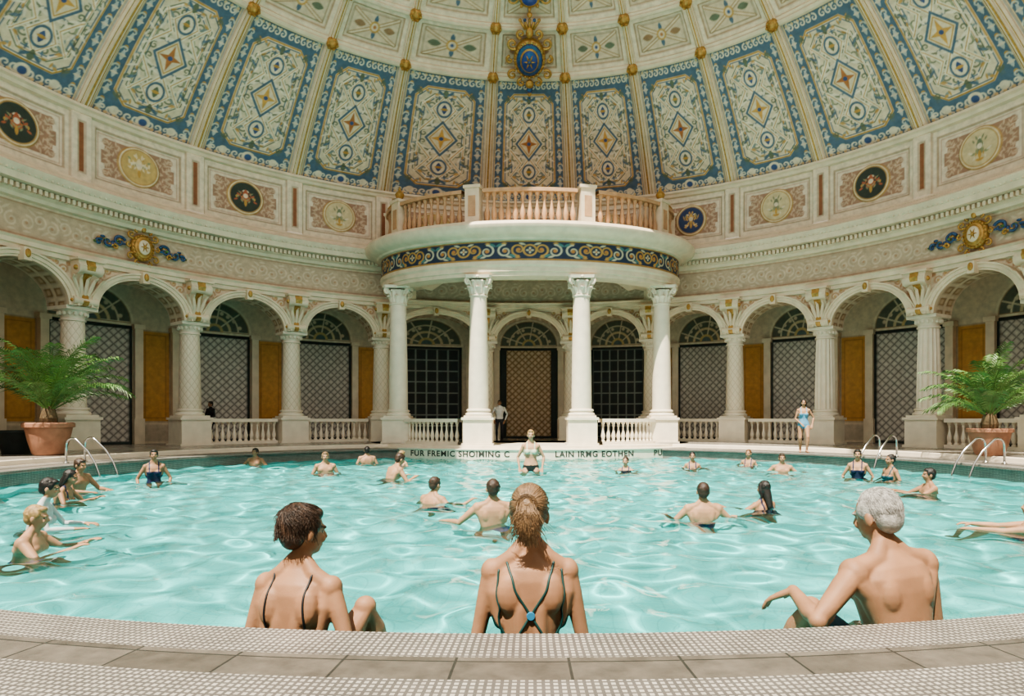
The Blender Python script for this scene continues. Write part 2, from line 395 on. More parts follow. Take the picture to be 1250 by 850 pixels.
# ---------------------------------------------------------------- dome
DC=-1.5;DR=18.35
def dome_pt(A,PH,rel):
    r=(DR-rel)*np.cos(PH*D2R); z=DC+(DR-rel)*np.sin(PH*D2R)
    return np.stack([r*np.sin(A*D2R),CY+r*np.cos(A*D2R),z],-1)
vm=VM()
tp=[dome_tpl(120,210,v) for v in(0,1)]; ct=[coffer_tpl(70,46,v) for v in(0,1)]
for i in range(NB):
    a0,a1=ACOL[i]+.55,ACOL[i+1]-.55
    C,rel=tp[i%2]
    A,PH=np.meshgrid(np.linspace(a0,a1,C.shape[1]),np.linspace(38.9,54.3,C.shape[0])); vm.grid(dome_pt(A,PH,rel),C)
    for j,(p0,p1) in enumerate(((54.9,59.7),(60.3,65.0),(65.6,70))):
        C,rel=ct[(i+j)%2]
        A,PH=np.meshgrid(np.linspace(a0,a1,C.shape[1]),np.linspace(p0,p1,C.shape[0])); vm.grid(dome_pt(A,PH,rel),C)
vm.obj('ceiling_dome',M_paint)
mb=MB()
for a in ACOL:
    sec=[(-.75,-.05),(-.75,.06),(-.55,.10),(-.3,.10),(-.28,.15),(.28,.15),(.3,.10),(.55,.10),(.75,.06),(.75,-.05)]
    phs=np.linspace(38.6,70.2,60);V=[];F=[]
    for ph in phs:
        for (da,h) in sec:
            q=dome_pt(np.array(a+da),np.array(ph),h); V.append(tuple(q))
    n=len(sec)
    for j in range(len(phs)-1):
        for i in range(n-1):
            F.append((j*n+i,j*n+i+1,(j+1)*n+i+1,(j+1)*n+i))
    mb.add(V,F,0)
    for c0,c1,hh in((-.12,.12,.165),(-.52,-.45,.112),(.45,.52,.112)):
        V=[];F=[]
        for ph in phs:
            for da in(c0,c1): V.append(tuple(dome_pt(np.array(a+da),np.array(ph),hh)))
        for j in range(len(phs)-1): F.append((2*j,2*j+1,2*j+3,2*j+2))
        mb.add(V,F,1)
    for ph in(54.6,60.0,65.3):
        q=dome_pt(np.array(a),np.array(ph),.2); nrm=(Vector((0,CY,DC))-Vector(q)).normalized()
        M=Matrix.Translation(Vector(q))@nrm.to_track_quat('Z','Y').to_matrix().to_4x4()@Matrix.Scale(.8,4)
        mb.lathe([(.24,-.15),(.24,.0),(.18,.05),(.18,.02),(.08,.08),(0.01,.12)],n=16,mi=1,M=M)
        for k in range(6): mb.sph((.2*math.cos(k*1.047),.2*math.sin(k*1.047),.02),.06,1,M,8,5)
AS=np.linspace(ACOL[0],ACOL[-1],240)
AF=np.linspace(-93,267,420)
def domering(ph,w,h):
    prof=[]
    for (dp,hh) in((-w,-.05),(-w,h*.5),(-w*.5,h*.6),(-w*.4,h),(w*.4,h),(w*.5,h*.6),(w,h*.5),(w,-.05)):
        q=dome_pt(np.array(0.),np.array(ph+dp),hh); prof.append((float(q[1]-CY),float(q[2])))
    sweep_path(mb,ringp,AS,prof,0)
domering(54.6,.45,.16);domering(60.0,.35,.14);domering(65.3,.35,.14);domering(70.2,.5,.25)
mb.obj('trim_1',[M_stone,M_gold],auto=35)

# ---------------------------------------------------------------- attic wall
vm=VM()
Cf=frieze_tpl(130,44)
AT=[attic_tpl(140,76,v) for v in range(4)]
for i in range(NB):
    C,rel=AT[[1,1,0,1,2,0,2,2,3,2,1,2,1,2][i]]
    A,Z=np.meshgrid(np.linspace(AALL[i],AALL[i+1],C.shape[1]),np.linspace(7.95,9.85,C.shape[0]))
    R=14.3-rel
    vm.grid(np.stack([R*np.sin(A*D2R),CY+R*np.cos(A*D2R),Z],-1),C)
    A,Z=np.meshgrid(np.linspace(AALL[i],AALL[i+1],Cf.shape[1]),np.linspace(5.82,6.86,Cf.shape[0]))
    vm.grid(np.stack([14.22*np.sin(A*D2R),CY+14.22*np.cos(A*D2R),Z],-1),Cf)
vm.obj('wall_attic',M_paint)
mb=MB()
sweep_path(mb,ringp,AF,[(14.35,5.5),(14.12,5.5),(14.12,5.62),(14.06,5.64),(14.06,5.76),(14.0,5.82),(14.22,5.84),(14.35,5.86)])
sweep_path(mb,ringp,AS,[(14.25,6.84),(14.05,6.86),(14.0,6.95),(13.9,7.0),(13.9,7.16),(13.62,7.18),(13.58,7.34),(13.5,7.42),(13.46,7.52),(13.5,7.56),(14.0,7.62),(14.0,7.8),(14.12,7.86),(14.12,7.92),(14.35,7.96)])
sweep_path(mb,ringp,AS,[(14.35,9.84),(14.15,9.86),(14.1,9.94),(14.02,9.98),(14.02,10.06),(14.2,10.12),(14.4,10.2)])
for k in range(int(191.2/0.62)):
    a=ACOL[0]+k*.62+.2
    M=Matrix.Translation(P(13.84,a,7.08))@Matrix.Rotation(-a*D2R,4,'Z')
    mb.box((0,0,0),(.085,.14,.13),0,M)
    mb.sph((0,-.29,.30),.04,0,M,6,4)
mb.obj('trim_2',[M_stone],auto=30)

# ---------------------------------------------------------------- arcade wall
vm=VM(); mb=MB()
for i in range(len(AALL)-1):
    a0,a1=AALL[i],AALL[i+1];am=(a0+a1)/2;hb=(a1-a0)/2*D2R*14.2;hw=hb-.42
    xs=np.concatenate([np.linspace(-hb,-hw-.001,6),hw*np.sin(np.linspace(-math.pi/2,math.pi/2,72)),np.linspace(hw+.001,hb,6)])
    low=np.where(np.abs(xs)<hw,4.25+1.05*np.sqrt(np.clip(1-(xs/hw)**2,0,1)),4.25)
    T=np.linspace(0,1,26)[:,None]
    X=np.broadcast_to(xs,(26,len(xs)));Z=low*(1-T)+5.55*T
    c=CV(X,Z,(0.70,0.60,0.46),.03)
    c.x=hb-np.abs(X)
    for(cx,cy,r,a_,t,d)in((.50,5.25,.14,0,1.3,1),(.72,5.42,.09,0,1.2,-1),(.42,4.95,.10,1.5,1.2,1),(.36,5.43,.07,1.5,1.1,-1)):
        c.stroke(spiral(cx,cy,r,a_,t,d),.028,(0.46,.25,.14)); c.fill(c.circ(cx,cy,.03),GOLD)
    c.leaf(.62,5.1,-.9,.12,.03,(0.46,.27,.15)); c.leaf(.9,5.46,0,.14,.02,(0.46,.27,.15))
    A=am+X/14.2/D2R
    for R in(14.2,15.1):
        vm.grid(np.stack([R*np.sin(A*D2R),CY+R*np.cos(A*D2R),Z],-1),c.C if R<15 else np.array((.55,.47,.35)))
    Rr=np.linspace(14.2,15.1,14)[:,None];XX=np.broadcast_to(xs,(14,len(xs)));LL=np.broadcast_to(low,XX.shape)
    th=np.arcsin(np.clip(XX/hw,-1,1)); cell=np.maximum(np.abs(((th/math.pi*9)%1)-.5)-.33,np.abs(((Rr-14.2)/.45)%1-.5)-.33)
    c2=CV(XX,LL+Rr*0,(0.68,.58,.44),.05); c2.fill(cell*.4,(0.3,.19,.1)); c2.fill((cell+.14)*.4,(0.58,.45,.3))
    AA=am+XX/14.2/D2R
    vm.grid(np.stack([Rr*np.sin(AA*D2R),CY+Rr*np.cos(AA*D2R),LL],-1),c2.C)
    tt=np.linspace(0,math.pi,41);sec=[(0.0,14.2),(0.0,14.1),(.07,14.1),(.08,14.06),(.18,14.06),(.2,14.02),(.26,14.02),(.27,14.2)]
    V=[];F=[]
    for t in tt:
        for(o,R)in sec:
            x=(hw+o)*math.cos(t);z=4.25+(1.05+o*.85)*math.sin(t)
            V.append(P(R,am+x/14.2/D2R,z))
    n=len(sec)
    for k in range(40):
        for j in range(n-1): F.append((k*n+j,k*n+j+1,(k+1)*n+j+1,(k+1)*n+j))
    mb.add(V,F,0)
    M=Matrix.Translation(P(14.0,am,5.38))@Matrix.Rotation(-am*D2R,4,'Z')
    mb.box((0,0,0),(.2,.22,.34),0,M); mb.sph((0,-.12,.02),(.08,.05,.12),1,M,8,6)
vm.obj('wall_arcade',M_paint)
mb.obj('trim_3',[M_stone,M_gold],auto=35)
def corbel_mesh():
    m=MB()
    prof=[(0.0,0.0),(-.14,0.02),(-.20,.12),(-.14,.24),(-.10,.45),(-.14,.7),(-.26,.9),(-.40,1.0),(-.44,1.12),(-.40,1.2),(-.40,1.27),(0,1.27)]
    for(w,o,mi)in((.27,0,0),(.10,-.03,1)):
        V=[];n=len(prof)
        for k,(y,z) in enumerate(prof):
            ww=w*(0.75+.4*z)
            V+= [(-ww,y+(o if 0<k<n-1 else 0),z),(ww,y+(o if 0<k<n-1 else 0),z)]
        F=[(2*k,2*k+1,2*k+3,2*k+2) for k in range(n-1)]+[tuple(2*k for k in range(n)),tuple(2*k+1 for k in range(n))]
        m.add(V,F,mi)
    for z,r,y in((1.05,.17,-.30),(.14,.12,-.12)):
        m.lathe([(r,-.34),(r*1.05,-.30),(r*.8,-.2),(r*.8,.2),(r*1.05,.30),(r,.34)],n=16,mi=0,M=Matrix.Translation((0,y,z))@Matrix.Rotation(math.pi/2,4,'Y'))
        m.sph((.34,y,z),r*.45,1,None,8,6); m.sph((-.34,y,z),r*.45,1,None,8,6)
    for k in range(5):
        x=(k-2)*.11; m.tube([(x*.6,-.10,.22),(x*1.2,-.20,.5),(x*1.8,-.27,.75),(x*2.1,-.40,.82)],[.05,.06,.05,.02],6,0,None,.5)
    m.box((0,-.22,1.3),(.80,.5,.06),0)
    me=m.obj('c',[M_stone,M_gold],auto=35); d=me.data; bpy.data.objects.remove(me); return d
cm=corbel_mesh()
cpar=bpy.data.objects.new('trim_4',None); sc.collection.objects.link(cpar)
for k,a in enumerate(AALL[:-1]):
    o=bpy.data.objects.new('corbel_%d'%(k+1),cm); sc.collection.objects.link(o); o.parent=cpar
    o.location=P(14.2,a,4.26); o.rotation_euler=(0,0,-a*D2R)

# ---------------------------------------------------------------- columns
def leafcap(m,z0,h,rb,n,off,mi,w):
    for k in range(n):
        a=2*math.pi*(k+off)/n
        M=Matrix.Rotation(a,4,'Z')
        pts=[(rb,0,z0),(rb+.03,0,z0+h*.5),(rb+.07,0,z0+h*.85),(rb+.15,0,z0+h),(rb+.19,0,z0+h*.86)]
        ws=[w,w*1.15,w*.9,w*.6,w*.2]
        V=[];F=[]
        for p,ww in zip(pts,ws):
            V+=[(p[0]-.03,-ww,p[2]),(p[0]+.03,0,p[2]),(p[0]-.03,ww,p[2])]
        for j in range(len(pts)-1):
            F+=[(3*j,3*j+1,3*j+4,3*j+3),(3*j+1,3*j+2,3*j+5,3*j+4)]
        m.add(V,F,mi,M)
def column_mesh(kind):
    m=MB()
    m.box((0,0,.47),(.98,.98,.80),0); m.box((0,0,.035),(1.08,1.08,.07),0); m.box((0,0,.90),(1.08,1.08,.08),0)
    z=.94
    m.box((0,0,z+.03),(.92,.92,.07),0)
    m.lathe([(.44,z+.06),(.46,z+.10),(.44,z+.15),(.39,z+.17),(.38,z+.20),(.42,z+.23),(.41,z+.27),(.36,z+.29)],n=32,mi=0)
    top=3.72 if kind!='cor' else 5.05
    r0,r1=(.345,.295) if kind!='cor' else (.345,.285)
    pr=[]
    for k in range(13):
        t=k/12; pr.append((r0+(r1-r0)*t**1.6,z+.29+(top-z-.29)*t))
    if kind=='flute' : m.lathe(pr,n=96,mi=0,flute=16,fd=.035)
    elif kind=='cor': m.lathe(pr,n=40,mi=0)
    else: m.lathe(pr,n=40,mi=2)
    if kind!='cor':
        m.lathe([(r1,top),(r1+.04,top+.02),(r1+.04,top+.06),(r1,top+.08),(r1+.02,top+.2),(r1+.10,top+.28),(r1+.12,top+.32)],n=32,mi=0)
        for k in range(16): m.sph(((r1+.06)*math.cos(k*.3927),(r1+.06)*math.sin(k*.3927),top+.22),(.05,.05,.07),0,None,8,5)
        m.box((0,0,top+.365),(.90,.90,.10),0)
    else:
        m.lathe([(r1,top),(r1+.035,top+.02),(r1+.035,top+.06),(r1-.03,top+.08),(r1-.03,top+.35),(r1+.08,top+.55)],n=32,mi=0)
        leafcap(m,top+.07,.26,r1-.01,8,0,0,.11); leafcap(m,top+.10,.44,r1,8,.5,0,.10)
        for k in range(4):
            a=math.pi/4+k*math.pi/2; M=Matrix.Rotation(a,4,'Z')
            pts=[(r1+.02,0,top+.34),(r1+.12,0,top+.50),(r1+.24,0,top+.58)]+[(r1+.22+.085*math.cos(t),0,top+.50+.085*math.sin(t)) for t in np.linspace(1.3,-4.5,12)]
            m.tube(pts,[.03]*3+[.028]*6+[.024]*6,6,0,M,1.5)
            m.sph((r1+.22,0,top+.50),.045,0,M,8,6)
        V=[];
        for k in range(4):
            a=math.pi/4+k*math.pi/2
            for da,rr in((-.1,.60),(.1,.60),(.5,.45),(math.pi/4,.42),(1.07,.45)): V.append((rr*math.cos(a+da),rr*math.sin(a+da)))
        n=len(V); VV=[(x,y,top+.60) for x,y in V]+[(x*1.05,y*1.05,top+.70) for x,y in V]
        m.add(VV,[tuple(range(n)),tuple(range(n,2*n))]+[(i,(i+1)%n,n+(i+1)%n,n+i) for i in range(n)],0)
        for k in range(4): m.sph((.43*math.cos(k*math.pi/2),.43*math.sin(k*math.pi/2),top+.64),.06,0,None,8,6)
    ob=m.obj('c',[M_white,M_gold,M_lat],auto=40); d=ob.data; bpy.data.objects.remove(ob); return d
cms={k:column_mesh(k) for k in('lat','flute','cor')}
for a in AALL[:-1]:
    k='flute' if a in(46,59.3) else 'lat'
    o=bpy.data.objects.new('marble_column',cms[k]); sc.collection.objects.link(o)
    o.location=P(14.62,a,DK); o.rotation_euler=(0,0,-a*D2R)
for t in(-65,-19.3,19.3,65):
    x,y=ellp(t,0); o=bpy.data.objects.new('corinthian_column',cms['cor']); sc.collection.objects.link(o)
    o.location=(x,y,DK)

# ---------------------------------------------------------------- back wall and ambulatory
vm=VM()
for i in range(len(AALL)-1):
    nx_,ny_=(150,200) if i<NB else (80,100)
    a0,a1=AALL[i],AALL[i+1];am=(a0+a1)/2;R0=17.3;hb=(a1-a0)/2*D2R*R0
    X,Z=np.meshgrid(np.linspace(-hb,hb,nx_),np.linspace(DK,6.0,ny_))
    sx=2.04/hb
    kind={5:'window',6:'door',7:'window',12:'window'}.get(i,'lattice')
    C,rel=back_tpl(X*sx,Z,kind); A=am+X/R0/D2R; R=R0-rel
    vm.grid(np.stack([R*np.sin(A*D2R),CY+R*np.cos(A*D2R),Z],-1),C)
vm.obj('wall_back',M_paint)
mb=MB()
sweep_path(mb,ringp,AF,[(14.25,5.55),(14.25,5.98),(17.35,5.98)])
mb.obj('ceiling_ambulatory',[M_stone])
mb=MB()
for a in AALL[:-1]:
    for da in(-2.1,2.1):
        M=Matrix.Translation(P(17.18,a+da,DK))@Matrix.Rotation(-a*D2R,4,'Z')
        mb.box((0,0,2.05),(.26,.22,4.1),0,M); mb.box((0,0,.45),(.34,.3,.9),0,M); mb.box((0,0,4.15),(.36,.32,.16),0,M)
mb.obj('trim_5',[M_stone])

# ---------------------------------------------------------------- portico
def ellsec(mb,prof,mi=0,t0=-112,t1=112,n=110): sweep_path(mb,ellp,np.linspace(t0,t1,n),prof,mi)
mb=MB()
ellsec(mb,[(-.38,6.2),(-.38,5.83),(.30,5.83),(.30,5.95),(.36,5.97),(.36,6.12),(.42,6.18),(.42,6.3),(.36,6.34)])
ellsec(mb,[(.36,6.98),(.5,7.0),(.55,7.06),(.72,7.1),(.86,7.16),(.96,7.28),(.98,7.4),(.92,7.5),(.8,7.55),(-.5,7.56)])
def disc(mb,off,z,mi=0):
    ts=np.linspace(-112,112,90); V=[(*ellp(t,off),z) for t in ts]; mb.add(V,[tuple(range(len(V)))],mi)
disc(mb,-.3,7.56); 
ts=np.linspace(-112,112,90)
for(o1,z1,o2,z2)in((-.38,6.2,-.9,6.25),(-.9,6.25,-1.1,6.15),(-1.1,6.15,-1.6,6.4),(-1.6,6.4,-3.0,6.5)):
    sweep_path(mb,ellp,ts,[(o1,z1),(o2,z2)])
por=mb.obj('portico_entablature',[M_stone,M_gold],auto=35)
vm=VM(); Cp=pfrieze_tpl(80,32)
nrep=9
for k in range(nrep):
    T,Z=np.meshgrid(np.linspace(-104+k*208/nrep,-104+(k+1)*208/nrep,Cp.shape[1]),np.linspace(6.33,6.99,Cp.shape[0]))
    vm.grid(np.stack([(EA+.38)*np.sin(T*D2R),EY-(EB+.38)*np.cos(T*D2R),Z],-1),Cp)
fz=vm.obj('painted_frieze',M_paint); fz.parent=por
mb=MB()
ell2=ellp
sweep_path(mb,ell2,np.linspace(-112,112,100),[(1.18,FLZ),(1.18,-.02),(1.22,0),(1.22,.03),(.75,.03),(.75,.12),(.0,DK)])
V=[(*ell2(t,.1),DK+.0) for t in np.linspace(-112,112,60)]; mb.add(V,[tuple(range(60))])
base=mb.obj('portico_platform',[M_white],auto=35)
def bend_text(s,size,t_center,off,z):
    cu=bpy.data.curves.new('t','FONT'); cu.body=s; cu.size=size; cu.align_x='CENTER'; cu.extrude=0.006; cu.offset=.006; cu.space_character=1.15
    o=bpy.data.objects.new('t',cu); sc.collection.objects.link(o)
    dg=bpy.context.evaluated_depsgraph_get(); dg.update()
    me=bpy.data.meshes.new_from_object(o.evaluated_get(dg)); bpy.data.objects.remove(o)
    x0,_=ell2(t_center,off)
    for v in me.vertices:
        X=x0+v.co.x; s_=max(-.999,min(.999,X/(EA+off))); t=math.asin(s_)
        v.co=Vector((X,EY-(EB+off+v.co.z)*math.cos(t),z+v.co.y))
    me.materials.append(M_text)
    ob=bpy.data.objects.new('lettering',me); sc.collection.objects.link(ob); ob.parent=base
bend_text('F\u00dcR FREMIC SHOIMING C',.26,-21,1.185,-.22); bend_text('LAIN IRMG EOTHEN',.26,19,1.185,-.22); bend_text('PULTTEN',.26,47,1.185,-.22); bend_text('+  >',.26,1,1.185,-.22)

def baluster_prof(h,r):
    return [(r*.9,0),(r*.9,h*.06),(r*.55,h*.1),(r*.75,h*.16),(r,h*.3),(r*.8,h*.42),(r*.42,h*.62),(r*.38,h*.75),(r*.6,h*.82),(r*.45,h*.86),(r*.85,h*.93),(r*.85,h)]
def balustrade(name,path,t0,t1,z,h,mats,nb,r=.07,w=.13,off=0):
    m=MB(); ts=np.linspace(t0,t1,24)
    def rail(zz,hh,ww,mi):
        sweep_path(m,path,ts,[(off-ww,zz),(off+ww,zz),(off+ww,zz+hh),(off-ww,zz+hh),(off-ww,zz)],mi)
    rail(z,.10,w,0); rail(z+h-.12,.12,w*1.05,0)
    for k in range(nb):
        t=t0+(t1-t0)*(k+.5)/nb; x,y=path(t,off)
        m.lathe(baluster_prof(h-.22,r),(x,y,z+.1),12,1)
    return m.obj(name,mats,auto=40)
B=[M_white,M_white]
for(i)in(3,4,8,9,11):
    a0,a1=ACOL[i],ACOL[i+1]; da=.56/14.5/D2R
    balustrade('white_balustrade',ringp,a0+da,a1-da,DK,.90,B,int((a1-a0-2*da)*D2R*14.5/.20),off=14.55,r=.075)
balustrade('white_balustrade',ellp,-57.5,-27,DK,.90,B,13,r=.075); balustrade('white_balustrade',ellp,27,57.5,DK,.90,B,13,r=.075)
ub=bpy.data.objects.new('balcony_balustrade',None); sc.collection.objects.link(ub)
pier=[-92,-62,-21,21,62,92]
for k in range(len(pier)-1):
    t0,t1=pier[k]+4,pier[k+1]-4
    x=0;prev=None
    for t in np.linspace(t0,t1,30):
        q=ellp(t,.05); x+= math.dist(q,prev) if prev else 0; prev=q
    o=balustrade('rail_section_%d'%(k+1),ellp,t0,t1,7.56,1.28,[M_balu,M_balu],int(x/.24),r=.10,w=.15,off=.05); o.parent=ub
m=MB()
for t in pier:
    x,y=ellp(t,.05); M=Matrix.Translation((x,y,7.56))@Matrix.Rotation(math.atan2((EB)*math.sin(t*D2R),(EA)*math.cos(t*D2R)),4,'Z')
    m.box((0,0,.66),(.50,.40,1.32),0,M); m.box((0,0,.08),(.58,.48,.16),0,M); m.box((0,0,1.36),(.60,.50,.10),0,M); m.box((0,-.205,.7),(.26,.02,.7),1,M)
    if abs(t)>50: m.lathe([(.10,1.41),(.06,1.46),(.14,1.55),(.17,1.66),(.10,1.76),(.05,1.8),(.06,1.85),(.01,1.95)],n=16,mi=2,M=M)
o=m.obj('piers',[M_stone,M_balu,M_gold],auto=35); o.parent=ub

# ---------------------------------------------------------------- floor, pool
def ringmesh(m,r0,r1,z0,z1,mi,uvs,n=360,a0=0,a1=360,rr=1):
    V=[];F=[]
    for i in range(n+1):
        a=a0+(a1-a0)*i/n
        V.append(P(r0,a,z0));V.append(P(r1,a,z1))
    for i in range(n): F.append((2*i,2*i+1,2*i+3,2*i+2))
    m.add(V,F,mi)
    for i in range(n):
        u0=(a0+(a1-a0)*i/n)*D2R*10.3;u1=(a0+(a1-a0)*(i+1)/n)*D2R*10.3
        L=abs(r1-r0)+abs(z1-z0)
        s0=r0 if abs(r1-r0)>.001 else z0; s1=s0+L
        uvs+= [(u0,s0),(u0,s1),(u1,s1),(u1,s0)]
def ringobj(name,rings,mats):
    m=MB();uvs=[]
    for(r0,r1,z0,z1,mi)in rings: ringmesh(m,r0,r1,z0,z1,mi,uvs)
    me=bpy.data.meshes.new(name); me.from_pydata(m.v,[],m.f)
    for x in mats: me.materials.append(x)
    me.polygons.foreach_set('material_index',m.m)
    ul=me.uv_layers.new(name='UVMap'); ul.data.foreach_set('uv',np.array(uvs,dtype=np.float32).ravel()); me.update()
    ob=bpy.data.objects.new(name,me); sc.collection.objects.link(ob); return ob
ringobj('floor',[(RP+.02,RP,-.07,-.05,0),(RP,RP,-.05,-.015,0),(RP,RP+.015,-.015,0,0),(RP+.015,RP+.32,0,0,0),(RP+.32,RP+.56,0,0,1),(RP+.56,RP+.9,0,0,0),(RP+.9,11.3,0,0,2),(11.3,11.3,0,.10,3),(11.3,11.32,.10,.12,3),(11.32,17.6,.12,.12,2)],[M_mosaic,M_slab,M_deck,M_white])
pool=ringobj('pool_basin',[(0.0,9.0,FLZ,FLZ,0),(9.0,9.5,FLZ,FLZ,0),(9.5,9.5,FLZ,-.44,0),(9.5,10.2,-.44,-.44,0),(10.2,10.2,-.44,-.05,1),(10.2,10.1,-.06,-.06,1)],[M_pool,M_mosaic])
ul=pool.data.uv_layers[0]
for p in pool.data.polygons:
    if abs(p.normal.z)>.9 and p.center.z<-1:
        for li in p.loop_indices:
            v=pool.data.vertices[pool.data.loops[li].vertex_index].co; ul.data[li].uv=(v.x,v.y)
N=640; xs=np.linspace(-10.17,10.17,N)
X,Y=np.meshgrid(xs,xs+CY)
Z=np.zeros_like(X); rng=np.random.RandomState(8)
for k in range(44):
    lam=rng.uniform(.30,.80); th=rng.uniform(0,2*math.pi); kk=2*math.pi/lam
    Z+= .36/kk**2*np.sin(kk*(X*math.cos(th)+Y*math.sin(th))+rng.uniform(0,6.28)+1.1*np.sin(.7*X+k)+1.0*np.sin(.6*Y-k))
idx=np.arange(N*N).reshape(N,N)
f=np.stack([idx[:-1,:-1],idx[:-1,1:],idx[1:,1:],idx[1:,:-1]],-1).reshape(-1,4)
V=np.stack([X,Y,Z+WZ],-1).reshape(-1,3)
rr=np.hypot(V[:,0],V[:,1]-CY); keep=(rr[f]<10.17).all(1); f=f[keep]
used=np.unique(f); mp=-np.ones(len(V),int); mp[used]=np.arange(len(used)); V=V[used]; f=mp[f]
me=bpy.data.meshes.new('pool_water'); me.from_pydata(V.tolist(),[],f.tolist()); me.update(); me.polygons.foreach_set('use_smooth',np.ones(len(f),dtype=bool))
water=bpy.data.objects.new('pool_water',me); sc.collection.objects.link(water)
m,nt,b=newmat('water')
b.inputs['Base Color'].default_value=(0.88,0.99,0.985,1); b.inputs['Roughness'].default_value=0.0; b.inputs['IOR'].default_value=1.33
b.inputs['Transmission Weight'].default_value=1.0
me.materials.append(m)
try:
    water.cycles.is_caustics_caster=True; pool.cycles.is_caustics_receiver=True
except Exception as e: print('caustics',e)

# ---------------------------------------------------------------- gilded cartouches
M_blue2=mat('blue_glaze',(0.03,0.08,0.19),0.35,0,10,0.4)
def cartouche(name,loc,nrm,s,kind):
    nrm=Vector(nrm).normalized(); up=Vector((0,0,1)); xax=up.cross(nrm).normalized(); yax=nrm.cross(xax)
    M=Matrix.Translation(loc)@Matrix((xax,yax,nrm)).transposed().to_4x4()@Matrix.Scale(s,4)
    m=MB()
    def disc_(cx,cy,rx,ry,z,mi,h=.06,n=32):
        V=[];F=[]
        for(k,zz)in((1,z-h),(1,z),(.92,z+.02)):
            for i in range(n):
                a=2*math.pi*i/n; V.append((cx+rx*k*math.cos(a),cy+ry*k*math.sin(a),zz))
        for j in range(2):
            for i in range(n): F.append((j*n+i,j*n+(i+1)%n,(j+1)*n+(i+1)%n,(j+1)*n+i))
        F.append(tuple(2*n+i for i in range(n))); m.add(V,F,mi,M)
    ci,cj=(2,1) if kind=='crest' else (0,4)
    disc_(0,0,.42,.50,.05,0,.15); disc_(0,0,.34,.42,.09,ci); disc_(0,0,.25,.32,.12,0,.04); disc_(0,0,.21,.28,.15,cj,.04)
    for k in range(20):
        a=k*math.pi/10; m.sph((.38*math.cos(a),.46*math.sin(a),.10),.035,0,M,8,6)
    for k in range(6): m.tube([(.04*math.cos(k*1.047),.04*math.sin(k*1.047),.18),(.15*math.cos(k*1.047),.19*math.sin(k*1.047),.18)],[.03,.01],6,0,M)
    m.sph((0,0,.18),.06,ci,M)
    for sx in(-1,1):
        for(cx,cy,r,a0,t,d)in((.44,.42,.15,-2.2,1.2,1),(.46,-.40,.14,2.2,1.2,-1),(.22,.66,.12,-1.6,1.1,1),(.22,-.62,.12,1.6,1.1,-1),(.52,0,.10,1.57,1,-1)):
            pts=[(sx*x,y,.06) for x,y in spiral(cx,cy,r,a0,t,d,20)]
            m.tube(pts,[.045-.0012*k for k in range(20)],6,0,M)
    m.sph((0,.70,.08),(.10,.14,.08),0,M)
    if kind=='crest':
        for k in range(5): m.tube([((k-2)*.05,.78,.06),((k-2)*.12,.98,.06)],[.04,.03],6,0,M); m.sph(((k-2)*.12,1.0,.06),.045,2 if k%2 else 0,M,8,6)
        for j,(y,r) in enumerate(((-.66,.12),(-.82,.09),(-.95,.06),(-1.06,.035))): m.sph((0,y,.06),(r,r,r*.7),2 if j%2 else 0,M,10,8)
        m.sph((0,1.12,.05),.07,0,M); m.tube([(0,1.1,.03),(0,1.35,.02)],[.03,.03],6,0,M)
        disc_(0,1.5,.26,.22,.05,0,.1); disc_(0,1.5,.19,.15,.09,1,.05)
        for k in range(8): m.sph((.28*math.cos(k*.785),1.5+.24*math.sin(k*.785),.06),.045,0,M,8,6)
        for sx in(-1,1): m.tube([(sx*x,y,.04) for x,y in spiral(.42,1.5,.14,3.14,1.2,1,18)],.03,6,0,M)
    else:
        for sx in(-1,1):
            for(cx,cy,r,a0,t,d,mi)in((.85,.05,.22,2.8,1.3,-1,2),(1.25,-.05,.17,2.8,1.3,1,2),(1.0,-.18,.12,0,1.1,1,0),(1.55,-.1,.12,2.5,1.1,-1,2)):
                pts=[(sx*x,y,.03) for x,y in spiral(cx,cy,r,a0,t,d,22)]
                m.tube(pts,[.06-.0018*k for k in range(22)],6,mi,M)
            for k in range(9):
                a=k*1.3; m.sph((sx*(.7+k*.12),.12*math.sin(a),.02),(.09,.05,.04),(2,0,3)[k%3],M,8,6)
    return m.obj(name,[M_gold,M_blue,M_blue2,M_leaf,M_stone],smooth=True)
ph=57.2; q=Vector(dome_pt(np.array(-.1),np.array(ph),.35)); nr=Vector((0,CY,DC))-q
cartouche('gilded_crest',q,nr,1.32,'crest')
for a in(-59,65.9):
    q=Vector(P(14.12,a,6.35)); cartouche('gilded_cartouche',q,Vector((0,CY,6.35))-q,.82,'wall')

